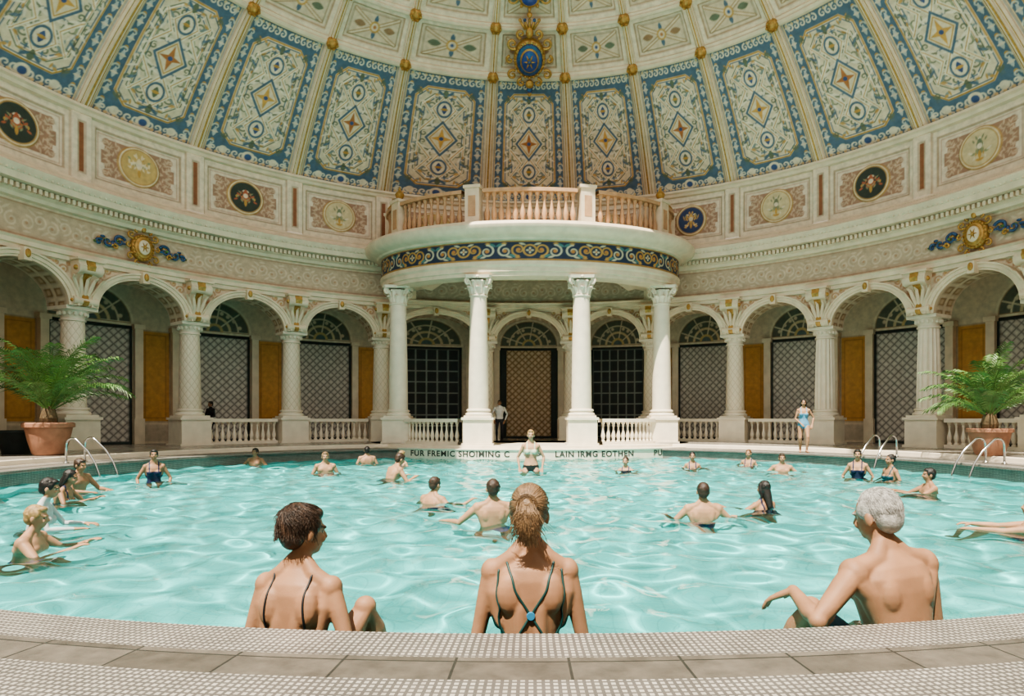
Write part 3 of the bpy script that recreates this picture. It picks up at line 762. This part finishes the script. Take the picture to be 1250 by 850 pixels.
# ---------------------------------------------------------------- palms
def palm(name,x,y,z,seed,s=1.0,potr=.5,poth=.78):
    rg=random.Random(seed); root=bpy.data.objects.new(name,None); sc.collection.objects.link(root); root.location=(x,y,z)
    m=MB(); m.lathe([(potr*.55,0),(potr*.62,.03),(potr*.66,.06),(potr*.82,poth*.45),(potr*.93,poth*.8),(potr*.93,poth*.84),(potr*1.04,poth*.86),(potr*1.04,poth*.97),(potr*.98,poth),(potr*.88,poth),(potr*.86,poth*.9),(0.01,poth*.88)],n=36)
    m.obj('pot',[M_terra],auto=40,parent=root)
    m=MB(); m.lathe([(.16,poth*.85),(.19,poth+.1),(.14,poth+.3),(.08,poth+.4)],n=14,mi=1)
    for k in range(38):
        az=k*2.399+rg.uniform(-.2,.2); u=(k+.5)/38; el=math.radians(34+54*u+rg.uniform(-5,5)); L=s*rg.uniform(1.6,2.2); droop=rg.uniform(.55,1.0)
        d=Vector((math.cos(az),math.sin(az),0)); pts=[];p=Vector((0,0,poth+.25)); e=el;n=16
        for j in range(n):
            pts.append(p.copy()); p=p+(d*math.cos(e)+Vector((0,0,1))*math.sin(e))*(L/n); e-=droop*1.75/n*(0.3+j/n*1.6)
        m.tube(pts,[.018*(1-.8*j/n) for j in range(n)],5,0)
        side=d.cross(Vector((0,0,1)))
        for j in range(6,n*2+6):
            t=j/(n*2+6); i=min(int(t*n),n-2); fr=t*n-i
            q=pts[i].lerp(pts[i+1],min(fr,1)); tg=(pts[i+1]-pts[i]).normalized(); nn=side.cross(tg).normalized()
            ll=s*.42*math.sin(math.pi*min(1,t*.84+.10))**.7*rg.uniform(.85,1.1)
            for sg in(-1,1):
                dr=(side*sg*.8+tg*.7+nn*rg.uniform(-.05,.25)).normalized()
                w=tg*.014+nn*.005
                mid=q+dr*ll*.5; tip=q+dr*ll+Vector((0,0,-.14*ll/.4))
                m.add([q-w*.5,q+w*.5,mid+w,tip,mid-w],[(0,1,2,4),(4,2,3)],0)
    m.obj('fronds',[M_leaf,M_stem],parent=root)
palm('potted_palm',-11.75,16.0,DK,1,1.12,.52,.80)
palm('potted_palm',11.15,15.9,DK,2,.95,.47,.66)
m=MB(); m.lathe([(.3,0),(.38,.3),(.42,.5),(.46,.55),(.42,.6),(.38,.58),(.01,.5)],n=28); o=m.obj('dark_planter',[M_dark],auto=40); o.location=(-13.0,16.6,DK)

def handrail(a,w=.5):
    root=bpy.data.objects.new('pool_handrail',None); sc.collection.objects.link(root); root.location=P(RP,a,0); root.rotation_euler=(0,0,-a*D2R)
    for k,sx in enumerate((-w/2,w/2)):
        m=MB()
        pts=[(sx,.55,0.0),(sx,.55,.38)]+[(sx,.38+.17*math.cos(t),.40+.17*math.sin(t)) for t in np.linspace(.2,2.2,8)]+[(sx,-.02,.28),(sx,-.22,.0),(sx,-.32,-.25),(sx,-.34,-.44)]
        m.tube(pts,.024,10,0); m.lathe([(.06,0),(.06,.02),(.03,.03)],(sx,.55,0),16,0)
        m.obj('rail_%d'%(k+1),[M_steel],smooth=True,parent=root)
for a in(81,65,-79.5): handrail(a)

# ---------------------------------------------------------------- people
def V3(*a): return Vector(a)
def ik(a,b,l1,l2,pole):
    a=Vector(a);b=Vector(b);d=b-a;L=d.length
    if L>l1+l2-.003: b=a+d.normalized()*(l1+l2-.003); d=b-a; L=d.length
    L=max(L,abs(l1-l2)+.01)
    x=(l1*l1-l2*l2+L*L)/(2*L); h=math.sqrt(max(l1*l1-x*x,0)); dn=d.normalized()
    p=Vector(pole); p=(p-dn*p.dot(dn)).normalized()
    return a+dn*x+p*h,b
def limb(m,pts,rads):
    m.tube(pts,rads,14)
    for p,r in zip(pts,rads): m.sph(p,r*.995,0,None,14,10)
HAIRC={'brown':(0.040,0.022,0.013),'dark':(0.012,0.009,0.008),'blond':(0.30,0.19,0.08),'grey':(0.34,0.33,0.31),'lbrown':(0.17,0.105,0.055),'red':(0.12,.05,.02)}
hair_mats={}
def hairmat(c,k=1.0):
    key=(c,k)
    if key in hair_mats: return hair_mats[key]
    col=np.clip(np.array(HAIRC[c])*k,0,1)
    m_=mat('hair_%s_%d'%(c,int(k*100)),tuple(col),0.5,0,40,.4,0.5,120); hair_mats[key]=m_; return m_
SK={'fair':(0.46,0.27,0.175),'tan':(0.31,0.165,0.095),'olive':(0.38,0.215,0.13),'deep':(0.22,0.11,0.06)}
def person(name,loc,yaw,s=1.0,sex='f',hair='brown',style='short',skin='fair',cloth='onepiece',ccol=(0.02,0.03,0.08),
           wr=None,wl=None,pr=(.6,-.3,-.7),pl=(-.6,-.3,-.7),ar=None,al=None,kr=(.15,1,.1),kl=(-.15,1,.1),
           lean=0,side=0,hy=0,hp=0,vox=.009,hd=None,hn=(0,0,-1),wide=1.0,near=False,tk=.6):
    f=sex=='f'; root=bpy.data.objects.new(name,None); sc.collection.objects.link(root)
    root.location=loc; root.rotation_euler=(0,0,yaw*D2R); root.scale=(s,s,s)
    Mt=Matrix.Rotation(side*D2R,4,'Y')@Matrix.Rotation(-lean*D2R,4,'X')
    nk=V3(0,0,.57)
    Mh=Mt@Matrix.Translation(nk)@Matrix.Rotation(hy*D2R,4,'Z')@Matrix.Rotation(hp*D2R,4,'X')@Matrix.Translation(-nk)
    m=MB()
    sec=[(-.12,.10,.08,0),(-.09,.155,.11,-.005),(0,.172,.122,-.01),(.06,.158,.108,-.005),(.12,.135,.095,0),(.18,.124,.09,0),(.26,.138,.098,0),(.34,.150,.104,0),(.41,.155,.098,-.005),(.455,.135,.08,-.01),(.49,.08,.06,-.01),(.52,.05,.05,-.005)] if f else \
        [(-.12,.10,.08,0),(-.09,.15,.11,-.005),(0,.165,.12,-.01),(.06,.158,.11,0),(.12,.15,.105,0),(.2,.150,.104,0),(.28,.165,.11,0),(.36,.182,.116,0),(.42,.185,.108,-.005),(.465,.155,.088,-.01),(.50,.09,.068,-.01),(.53,.058,.058,-.005)]
    n=28;V=[];F=[]
    for(z,hw,hd_,yc)in sec:
        for i in range(n):
            a=2*math.pi*i/n; c,q=math.cos(a),math.sin(a)
            V.append((hw*wide*math.copysign(abs(c)**.85,c),yc+hd_*math.copysign(abs(q)**.85,q),z))
    for j in range(len(sec)-1):
        for i in range(n): F.append((j*n+i,j*n+(i+1)%n,(j+1)*n+(i+1)%n,(j+1)*n+i))
    F.append(tuple(range(n-1,-1,-1)));F.append(tuple((len(sec)-1)*n+i for i in range(n)))
    m.add(V,F,0,Mt)
    sw=.160*wide if f else .195*wide; shz=.445 if f else .455
    k=.86 if f else 1.05
    SH={}
    T=lambda p: Mt@Vector(p)
    for sg in(-1,1):
        SH[sg]=T((sg*sw,-.005,shz))
        limb(m,[T((sg*.03,-.012,.565)),T((sg*.075,-.018,.50)),T((sg*(sw-.03),-.01,shz+.015))],[.032*k,.045*k,.048*k])
        m.sph((sg*sw,-.004,shz-.005),(.058*k,.062*k,.066*k),0,Mt,14,10)
        m.sph((sg*.085*wide,-.078,.36),(.056,.038,.085),0,Mt,12,8)
        limb(m,[T((sg*.036,-.080,.0)),T((sg*.038,-.072,.14)),T((sg*.042,-.076,.30)),T((sg*.037,-.062,.44))],[.040,.032,.032,.03])
        limb(m,[T((sg*.12*wide,-.03,.24)),T((sg*.15*wide,-.03,.36)),T((sg*(sw-.01),-.015,.41))],[.036,.046*k,.05*k])
        if f: m.sph((sg*.075,.085,.315),(.062,.058,.06),0,Mt,14,10)
        else: m.sph((sg*.085,.075,.37),(.085,.045,.06),0,Mt,14,10)
        m.sph((sg*.085,-.075,-.06),(.085,.075,.085),0,None,14,10)
    limb(m,[T((0,-.012,.47)),T((0,.0,.56)),Mh@V3(0,.012,.62)],[.056*k+.004,.049*k+.003,.05*k+.003])
    hw_=1.0 if not f else .95
    m.sph((0,-.008,.700),(.074*hw_,.093,.094),0,Mh,18,14); m.sph((0,.03,.655),(.060*hw_,.064,.075),0,Mh,16,12); m.sph((0,.052,.612),(.036*hw_,.038,.030),0,Mh,14,10)
    m.tube([Mh@V3(0,.092,.695),Mh@V3(0,.110,.662),Mh@V3(0,.098,.652)],[.009,.014,.012],8)
    m.sph((0,.086,.628),(.024,.012,.010),0,Mh,10,8); m.sph((0,.084,.706),(.05,.014,.012),0,Mh,10,8)
    for sg in(-1,1):
        m.sph((sg*.079*hw_,-.005,.668),(.011,.020,.033),0,Mh,10,8)
        m.sph((sg*.032,.080,.655),(.02,.014,.018),0,Mh,8,6)
    if wr is None: wr=(.30,.02,-.02)
    if wl is None: wl=(-.30,.02,-.02)
    bones=[]
    for sg,w_,pole in((1,wr,pr),(-1,wl,pl)):
        el,w2=ik(SH[sg],w_,.29,.26,pole)
        u=SH[sg]
        limb(m,[u,u.lerp(el,.35),u.lerp(el,.75),el,el.lerp(w2,.25),el.lerp(w2,.65),w2],[.050*k,.047*k,.039*k,.036*k,.039*k,.031*k,.025*k])
        d=(w2-el).normalized()
        if hd and sg in hd: d=Vector(hd[sg]).normalized()
        nn=Vector(hn); nn=(nn-d*nn.dot(d)); nn=nn.normalized() if nn.length>.1 else V3(-sg,0,0); lat=nn.cross(d)*(-sg) 
        if lat.dot(V3(-sg,0.3,0.2))<0: lat=-lat
        hk=.95 if f else 1.05
        for i,(off,ln) in enumerate(((.030,.072),(.010,.080),(-.010,.074),(-.029,.058))):
            b0=w2+lat*off*.55*hk; kb=w2+d*.092*hk+lat*off*hk*1.1
            d2=(d+nn*.25+lat*off*3).normalized(); d3=(d+nn*.75+lat*off*3).normalized()
            p1=kb+d2*ln*.5*hk; p2=p1+d3*ln*.5*hk
            limb(m,[b0,kb,p1,p2],[.017*hk,.0125*hk,.0095*hk,.0078*hk])
        t0=w2+lat*.018+d*.02; t1=t0+(d*.55+lat*.75+nn*.2).normalized()*.05*hk; t2=t1+(d*.85+lat*.4+nn*.25).normalized()*.035*hk
        limb(m,[t0,t1,t2],[.016*hk,.0125*hk,.0095*hk])
        bones+= [('arm',u,el,.05*k),('arm',el,w2,.04*k),('arm',w2,w2+d*.18,.04)]
    ar=ar or (.11,.02,-.86); al=al or (-.11,.02,-.86)
    for sg,a_,pole in((1,ar,kr),(-1,al,kl)):
        h=V3(sg*.092,-.005,-.03); kn,an=ik(h,a_,.43,.42,pole)
        limb(m,[h,h.lerp(kn,.3),h.lerp(kn,.7),kn,kn.lerp(an,.3),kn.lerp(an,.7),an],[.090,.084,.064,.052,.056,.040,.034])
        fd=V3(sg*.15,1,0).normalized()
        limb(m,[an+V3(0,0,-.035)-fd*.04,an+fd*.06+V3(0,0,-.045),an+fd*.13+V3(0,0,-.058),an+fd*.18+V3(0,0,-.062)],[.034,.036,.032,.022])
        bones+=[('thigh',h,kn,.085),('shank',kn,an,.055),('foot',an,an+fd*.18+V3(0,0,-.06),.05)]
    bones+=[('torso',T((0,0,-.06)),T((0,0,.46)),.14),('head',Mh@V3(0,.01,.62),Mh@V3(0,.01,.72),.09)]
    ob=m.obj('tmp',[M_skin])
    rm=ob.modifiers.new('r','REMESH'); rm.mode='VOXEL'; rm.voxel_size=vox; rm.use_smooth_shade=True
    sm=ob.modifiers.new('s','SMOOTH'); sm.factor=.5; sm.iterations=5 if vox<.008 else 3
    dg=bpy.context.evaluated_depsgraph_get(); dg.update()
    me=bpy.data.meshes.new_from_object(ob.evaluated_get(dg)); bpy.data.objects.remove(ob)
    me.polygons.foreach_set('use_smooth',np.ones(len(me.polygons),dtype=bool))
    nv=len(me.vertices); co=np.empty(nv*3,dtype=np.float32); me.vertices.foreach_get('co',co); co=co.reshape(-1,3).astype(float)
    best=np.full(nv,1e9); lab=np.zeros(nv,int); tt=np.zeros(nv)
    names=[]
    for bi,(nm,a,b,r) in enumerate(bones):
        a=np.array(a);b=np.array(b);d=b-a;t=np.clip(((co-a)@d)/(d@d),0,1); dist=np.linalg.norm(co-a-t[:,None]*d,axis=1)/r
        w=dist<best; best[w]=dist[w]; lab[w]=bi; tt[w]=t[w]; names.append(nm)
    lab_n=np.array(names)[lab]
    Ti=np.array(Mt.inverted()); tc=co@Ti[:3,:3].T+Ti[:3,3]; Hi=np.array(Mh.inverted()); hc=co@Hi[:3,:3].T+Hi[:3,3]
    C=np.ones((nv,3))*np.array(SK[skin])
    C*= (1+.05*np.sin(co[:,0:1]*40)*np.sin(co[:,2:3]*33))
    def cl(mask,c): C[mask]=c
    tz=tc[:,2];tx=np.abs(tc[:,0]);ty=tc[:,1]
    tor=(lab_n=='torso')|((lab_n=='head')&(hc[:,2]<.58))
    th=lab_n=='thigh'
    if cloth=='trunks': cl((tor&(tz<.03))|(th&(tt<tk)),ccol)
    elif cloth in('onepiece','lowback'):
        back=ty<.035
        lim=np.where(back,(.10+.10*np.minimum(1.3,(tx/.12))**2) if cloth=='lowback' else .26,.34)
        cl((tor&(tz<lim)&(tx<.2))|(th&(tt<.10)&(co[:,2]>-.3)),ccol)
        if cloth=='onepiece': cl(tor&(np.abs(tx-.085)<.012)&(tz>.2),ccol)
    elif cloth=='bikini':
        cl((tor&(tz<.02))|(th&(tt<.10)),(0.015,.02,.02)); cl(tor&(tz>.265)&(tz<.365)&((ty>0)|(tz<.30)),ccol); cl(tor&(np.abs(tx-.085)<.012)&(tz>.3),ccol)
    elif cloth=='shirt':
        cl(tor|(lab_n=='arm'),ccol); hand=(lab==2)|(lab==5); C[hand]=SK[skin]
        cl(th|(lab_n=='shank')|(tor&(tz<-.0)),(0.02,.022,.03)); cl(lab_n=='foot',(0.015,.012,.01))
    elif cloth=='robe': cl(tor|(lab_n=='arm')&(lab!=2)&(lab!=5),ccol)
    head=(lab_n=='head')&(hc[:,2]>.58)
    fx=np.abs(hc[:,0]);fy=hc[:,1];fz_=hc[:,2]; fr=head&(fy>.05)
    cl(fr&(((fx)/.024)**2+((fz_-.628)/.008)**2<1),(0.36,.10,.08))
    cl(fr&(((fx-.032)/.014)**2+((fz_-.686)/.006)**2<1),(0.5,.45,.4)); cl(fr&(((fx-.032)/.008)**2+((fz_-.686)/.007)**2<1),(0.03,.02,.015))
    cl(fr&(np.abs(fx-.033)<.02)&(np.abs(fz_-.707)<.005),tuple(np.array(HAIRC[hair])*.8))
    ca=me.color_attributes.new('Col','FLOAT_COLOR','POINT'); rgba=np.ones((nv,4),dtype=np.float32); rgba[:,:3]=C; ca.data.foreach_set('color',rgba.ravel())
    me.materials.clear(); me.materials.append(M_skin)
    body=bpy.data.objects.new('body',me); sc.collection.objects.link(body); body.parent=root
    m=MB(); rg=random.Random(int(abs(loc[0]*100)+abs(loc[1]*10)))
    hs=(.079,.092,.093) if near and style=='crop' else (.083,.096,.097)
    m.sph((0,-.022,.713),(hs[0]*hw_,hs[1],hs[2]),0,Mh,20,14)
    if style in('short','crop'):
        m.sph((0,-.05,.668),(.071*hw_,.060,.072),0,Mh,16,12)
        if not(near and style=='crop'): m.sph((0,.035,.765),(.055,.045,.035),0,Mh,12,8)
        for sg in(-1,1): m.sph((sg*.066*hw_,.005,.712),(.016,.045,.045),0,Mh,10,8)
    elif style=='bun':
        m.sph((0,-.045,.675),(.070,.062,.07),0,Mh,16,12)
        m.sph((0,-.115,.745),(.036,.034,.036),0,Mh,14,10)
    elif style=='pony':
        m.sph((0,-.045,.67),(.070,.062,.07),0,Mh,16,12); m.sph((0,.03,.765),(.055,.045,.03),0,Mh,12,8)
        m.sph((0,-.118,.72),(.034,.032,.036),0,Mh,14,10)
        m.tube([Mh@V3(0,-.12,.71),Mh@V3(.006,-.15,.66),Mh@V3(.0,-.14,.60),Mh@V3(-.004,-.12,.55)],[.018,.020,.016,.004],10)
    elif style=='long':
        m.sph((0,-.045,.665),(.074,.065,.08),0,Mh,16,12)
        limb(m,[Mh@V3(0,-.05,.66),Mh@V3(0,-.085,.56),T((0,-.125,.44)),T((0,-.13,.36))],[.068,.06,.045,.015])
        for sg in(-1,1): limb(m,[Mh@V3(sg*.055,-.005,.74),Mh@V3(sg*.078,-.015,.66),Mh@V3(sg*.075,-.04,.56)],[.03,.024,.014])
    for k in range(0 if near else (18 if style!='crop' else 4)):
        a=rg.uniform(0,6.28);e=rg.uniform(-.1,1.3); q=V3(.074*hw_*math.cos(a)*math.cos(e),-.024+.086*math.sin(a)*math.cos(e),.713+.086*math.sin(e))
        if q.y>.05 and q.z<.75: continue
        m.sph(q,(rg.uniform(.012,.022),rg.uniform(.012,.022),rg.uniform(.012,.02)),0,Mh,8,6)
    ob=m.obj('tmp',[hairmat(hair)]); rm=ob.modifiers.new('r','REMESH'); rm.mode='VOXEL'; rm.voxel_size=.006; rm.use_smooth_shade=True
    sm=ob.modifiers.new('s','SMOOTH'); sm.factor=.5; sm.iterations=3
    dg=bpy.context.evaluated_depsgraph_get(); dg.update()
    hm=bpy.data.meshes.new_from_object(ob.evaluated_get(dg)); bpy.data.objects.remove(ob)
    hm.polygons.foreach_set('use_smooth',np.ones(len(hm.polygons),dtype=bool))
    ho=bpy.data.objects.new('hair',hm); sc.collection.objects.link(ho); ho.parent=root
    return dict(root=root,me=me,Mt=Mt,Mh=Mh,T=T,hair=hm)

def strands(pd,hair,style,n=700,rad=.0016,seed=1):
    rg=random.Random(seed); Mh=pd['Mh']; cu=bpy.data.curves.new('hair_strands','CURVE'); cu.dimensions='3D'; cu.bevel_depth=rad; cu.bevel_resolution=1
    for kk in(1.0,1.5,.6): cu.materials.append(hairmat(hair,kk))
    c=V3(0,-.024,.712)
    R=V3(.081,.097,.098) if style!='crop' else V3(.076,.093,.094)
    for k in range(n):
        pts=[]
        if style=='pony':
            a=rg.uniform(0,2*math.pi);e=rg.uniform(-.75,1.45)
            st=V3(math.cos(a)*math.cos(e),math.sin(a)*math.cos(e),math.sin(e))
            if st.y>.35 and st.z<.35: continue
            tie=V3(0,-.97,.12).normalized()
            off=rg.uniform(.0,.005)
            for j in range(9):
                t=j/8; d=st.lerp(tie,t**.85)
                if d.length<.15: continue
                d.normalize(); pts.append(c+V3(d.x*(R.x+off),d.y*(R.y+off),d.z*(R.z+off)))
            if rg.random()<.55:
                base=V3(rg.gauss(0,.012),-.135,.725+rg.gauss(0,.01)); pts.append(base)
                ex=rg.gauss(0,.024);L=rg.uniform(.07,.17)
                for j in range(1,6): t=j/5; pts.append(V3(base.x*(1+t)+ex*t+.006*math.sin(t*7+k),-.145-.03*math.sin(t*3)+rg.gauss(0,.003)+.02*t,.715-L*t))
            else:
                a2=rg.uniform(0,6.28);r2=rg.uniform(.02,.045)
                for j in range(5): pts.append(V3(r2*math.cos(a2+j*.7),-.122-.02*rg.random(),.722+r2*math.sin(a2+j*.7)))
        else:
            crop=style=='crop'
            a=rg.uniform(0,2*math.pi); e0=rg.uniform(-.1,1.5); L=rg.uniform(.5,1.0) if not crop else rg.uniform(.25,.5)
            tuft=math.sin(a*5)*math.sin(e0*4+1)
            tw=(rg.gauss(0,.18)+.35*tuft+.2) if not crop else rg.gauss(.1,.08)
            lift=(rg.uniform(.0,.008)+.016*max(0,tuft)) if not crop else rg.uniform(0,.004)
            for j in range(8):
                t=j/7; e=e0-L*t*1.1; aa=a+tw*t/max(.35,math.cos(e0))
                d=V3(math.cos(aa)*math.cos(e),math.sin(aa)*math.cos(e),math.sin(e))
                if d.y>.5 and d.z<.38: break
                o=.001+lift*t**1.5
                if e<-.35: d=V3(math.cos(aa)*.93,math.sin(aa)*.93,d.z*1.1)
                if e<-.75: break
                pts.append(c+V3(d.x*(R.x+o),d.y*(R.y+o),d.z*(R.z+o)))
        if len(pts)<3: continue
        sp=cu.splines.new('POLY'); sp.points.add(len(pts)-1); sp.material_index=rg.choice([0,0,1,2])
        for q,p in enumerate(pts):
            w=Mh@p; sp.points[q].co=(w.x,w.y,w.z,1); sp.points[q].radius=1-.6*q/len(pts)
    o=bpy.data.objects.new('hair_strands',cu); sc.collection.objects.link(o); o.parent=pd['root']
def strap(pd,name,pts,w,matl,n=24):
    bv=BVHTree.FromPolygons([v.co.copy() for v in pd['me'].vertices],[tuple(p.vertices) for p in pd['me'].polygons])
    T=pd['T']; P_=[T(p) for p in pts]; out=[]
    for k in range(len(P_)-1):
        for j in range(8):
            out.append(P_[k].lerp(P_[k+1],j/8))
    out.append(P_[-1]); res=[]
    for q in out:
        h=bv.find_nearest(q); res.append(h[0]+h[1]*.002)
    for _ in range(2): res=[res[0]]+[(res[i-1]+res[i]*2+res[i+1])/4 for i in range(1,len(res)-1)]+[res[-1]]
    m=MB(); m.tube(res,w,8,0); m.obj(name,[matl],smooth=True,parent=pd['root'])
M_black=mat('black_fabric',(0.010,0.011,0.014),0.6); M_green=mat('green_fabric',(0.006,0.045,0.042),0.5); M_cyan=mat('blue_clasp',(0.03,0.2,0.36),0.3)

A=person('seated_woman',(-1.25,3.46,-.42),-12,1.2,'f','brown','short','tan','lowback',(0.010,.011,.014),
  wr=(.26,.16,-.02),wl=(-.22,.10,-.06),pr=(.5,-1,0),pl=(-.2,-1,0),ar=(.30,.36,-.06),al=(-.12,.62,-.45),kr=(.35,.4,.9),kl=(0,.5,1),lean=6,hy=-32,hp=-4,vox=.0065,near=True)
strands(A,'brown','short',1500,.0016,3)
for sg in(-1,1): strap(A,'strap',[(sg*.075,.10,.36),(sg*.085,.05,.46),(sg*.085,-.03,.50),(sg*.088,-.12,.40),(sg*.10,-.12,.26),(sg*.12,-.10,.16)],.0048,M_black)
Bp=person('seated_woman',(0.0,3.38,-.325),2,1.22,'f','lbrown','pony','tan','lowback',(0.006,.045,.042),
  wr=(.23,.12,-.07),wl=(-.23,.12,-.07),pr=(.35,-1,0),pl=(-.35,-1,0),ar=(.16,.60,-.42),al=(-.14,.60,-.42),kr=(.1,.5,1),kl=(-.1,.5,1),lean=3,hy=-8,hp=-4,vox=.0065,near=True)
strands(Bp,'lbrown','pony',1600,.0015,7)
for sg in(-1,1):
    strap(Bp,'strap',[(sg*.07,.10,.36),(sg*.095,.02,.49),(sg*.095,-.05,.48),(sg*.065,-.12,.38),(0,-.10,.275),(-sg*.07,-.11,.17),(-sg*.11,-.09,.10)],.0052,M_green)
    strap(Bp,'side_strap',[(sg*.115,.02,.48),(sg*.135,-.06,.44),(sg*.14,-.09,.30),(sg*.13,-.09,.20),(sg*.12,-.09,.12)],.0048,M_green)
m=MB(); q=Bp['T']((0,-.105,.275)); m.lathe([(.016,-.004),(.018,0),(.016,.006)],n=16,M=Matrix.Translation(q)@Matrix.Rotation(math.pi/2,4,'X')); m.obj('clasp',[M_cyan],parent=Bp['root'])
Cp_=person('seated_man',(2.10,3.66,-.43),18,1.3,'m','grey','crop','tan','trunks',(0.05,.12,.17),
  wr=(.24,.20,-.04),wl=(-.37,.26,.33),pr=(.2,-1,-.0),pl=(-.8,-.6,-.6),ar=(.2,.55,-.35),al=(-.36,.42,-.08),kr=(.1,.5,1),kl=(-.6,.2,1.2),lean=9,side=-3,hy=14,hp=-6,vox=.0065,hd={-1:(-.45,.75,-.45)},near=True,tk=.8)
strands(Cp_,'grey','crop',2800,.0011,9)

def swim(nm,x,y,ht,yaw,s=1.0,arms='out',**kw):
    hz=WZ+ht-.80*s; az=(FLZ-hz)/s+.09
    az=max(az,-.86)
    if az>-.25: az=-.30
    d=dict(ar=(.13,.05 if az<-.6 else -.1,az),al=(-.13,.05 if az<-.6 else -.1,az))
    wz=(WZ-hz)/s
    if arms=='out': d.update(wr=(.46,.28,min(wz-.03,.40)),wl=(-.46,.26,min(wz-.05,.40)))
    elif arms=='fwd': d.update(wr=(.22,.48,min(wz+.02,.44)),wl=(-.22,.48,min(wz+.02,.44)))
    elif arms=='right': d.update(wr=(.55,.25,min(wz+.02,.45)),wl=(-.25,.3,.1))
    elif arms=='left': d.update(wl=(-.55,.25,min(wz+.02,.45)),wr=(.25,.3,.1))
    elif arms=='down': d.update(wr=(.27,.15,.0),wl=(-.27,.15,.0))
    d.update(kw)
    return person(nm,(x,y,hz),yaw,s,vox=.009,**d)
NV=(0.010,.016,.05)
swim('bathing_boy',-5.03,6.5,.45,-75,1.0,'fwd',sex='m',hair='blond',style='short',skin='olive',cloth='trunks',ccol=(.03,.07,.25),lean=10)
swim('bather_in_robe',-5.84,7.7,.62,-70,1.0,'fwd',sex='f',hair='dark',style='short',skin='olive',cloth='robe',ccol=(.45,.47,.47),lean=14)
swim('swimming_woman',-7.5,10.4,.52,-80,1.0,'fwd',hair='dark',style='long',skin='tan',lean=16,ccol=NV)
swim('swimming_man',-8.2,11.8,.60,-100,1.0,'fwd',sex='m',hair='brown',style='short',skin='tan',cloth='trunks',lean=10)
swim('swimming_woman',-7.86,13.7,.67,-150,1.0,'down',hair='dark',style='short',skin='tan',cloth='onepiece',ccol=NV)
swim('swimming_man',-7.8,18.6,.48,170,1.0,'out',sex='m',hair='dark',style='short',skin='tan',cloth='trunks')
swim('swimming_man',-5.0,16.0,.5,-160,1.0,'down',sex='m',hair='lbrown',style='short',skin='olive',cloth='trunks')
swim('swimming_man',-4.8,19.3,.5,20,1.0,'down',sex='m',hair='dark',style='crop',skin='olive',cloth='trunks')
swim('swimming_man',-3.1,14.2,.62,-50,1.1,'fwd',sex='m',hair='brown',style='short',skin='olive',cloth='trunks',lean=25)
swim('swimming_woman',-3.6,18.3,.42,150,1.0,'down',hair='blond',style='bun',skin='fair')
swim('swimming_man',-1.56,10.2,.40,-35,1.0,'right',sex='m',hair='brown',style='short',skin='olive',cloth='trunks',lean=10)
swim('swimming_man',-.46,8.1,.56,10,1.0,'left',sex='m',hair='brown',style='short',skin='olive',cloth='trunks',ccol=(.03,.07,.25))
swim('swimming_woman',2.45,16.8,.34,160,1.0,'down',hair='brown',style='bun')
swim('swimming_man',2.27,8.6,.47,-5,1.0,'out',sex='m',hair='brown',style='crop',skin='olive',cloth='trunks')
swim('swimming_woman',3.42,9.6,.40,25,1.0,'left',hair='dark',style='long',skin='tan',ccol=NV)
swim('swimming_woman',4.36,17.6,.42,170,1.0,'down',hair='dark',style='bun',skin='olive')
swim('swimming_woman',6.2,18.6,.44,150,1.0,'down',hair='red',style='bun',skin='olive')
swim('swimming_man',6.25,16.25,.45,165,1.0,'out',sex='m',hair='brown',style='short',skin='olive',cloth='trunks')
swim('swimming_woman',7.3,14.6,.63,150,1.0,'down',hair='dark',style='short',skin='olive',ccol=NV)
swim('swimming_woman',7.75,14.1,.54,100,1.0,'down',hair='dark',style='bun',skin='tan',ccol=(.01,.06,.08))
swim('swimming_man',7.0,11.5,.44,80,1.0,'fwd',sex='m',hair='dark',style='crop',skin='tan',cloth='trunks')
swim('floating_man',5.72,7.6,.40,60,1.0,'fwd',sex='m',hair='brown',style='short',skin='olive',cloth='trunks',lean=-8,ar=(.12,.6,-.1),al=(-.12,.6,-.14))
person('standing_woman',(0.02,16.3,-.16),180,1.12,'f','blond','short','fair','bikini',(0.50,.55,.42),wr=(.25,.05,-.05),wl=(-.25,.05,-.05),ar=(.11,0,-.80),al=(-.10,.02,-.80),vox=.008)
person('walking_woman',(8.2,19.65,.855),165,.93,'f','dark','long','olive','onepiece',(0.12,.30,.46),wr=(.10,.16,.02),wl=(-.25,.05,-.02),ar=(.09,-.08,-.84),al=(-.08,.12,-.83),vox=.008)
person('standing_man',(-1.22,26.2,DK+.885),180,.95,'m','brown','crop','tan','shirt',(0.62,.62,.6),wr=(.24,.03,-.03),wl=(-.24,.03,-.03),vox=.009)
person('man_in_black',(-11.75,24.1,DK+.82),150,.9,'m','dark','crop','tan','shirt',(0.012,.012,.014),wr=(.2,.25,.1),wl=(-.2,.25,.1),vox=.009)

# ---------------------------------------------------------------- light, world, camera
sun=bpy.data.lights.new('sun','SUN'); sun.energy=8.5; sun.angle=0.53*D2R; sun.color=(1,.91,.76)
so=bpy.data.objects.new('sun',sun); sc.collection.objects.link(so)
so.rotation_euler=Vector((.20,.40,-.90)).to_track_quat('-Z','Y').to_euler()
try: sun.cycles.is_caustics_light=True
except Exception as e: print(e)
w=bpy.data.worlds.new('World'); sc.world=w; w.use_nodes=True; nt=w.node_tree
bg=nt.nodes['Background']; bg.inputs['Color'].default_value=(1.0,.925,.83,1); bg.inputs['Strength'].default_value=0.95
cam=bpy.data.cameras.new('Camera'); co_=bpy.data.objects.new('Camera',cam); sc.collection.objects.link(co_)
co_.location=(0,0,1.0); co_.rotation_euler=(math.pi/2,0,0)
cam.sensor_width=36; cam.lens=800/1250*36; cam.shift_x=-22/1250; cam.shift_y=87/1250; cam.clip_start=.05
sc.camera=co_
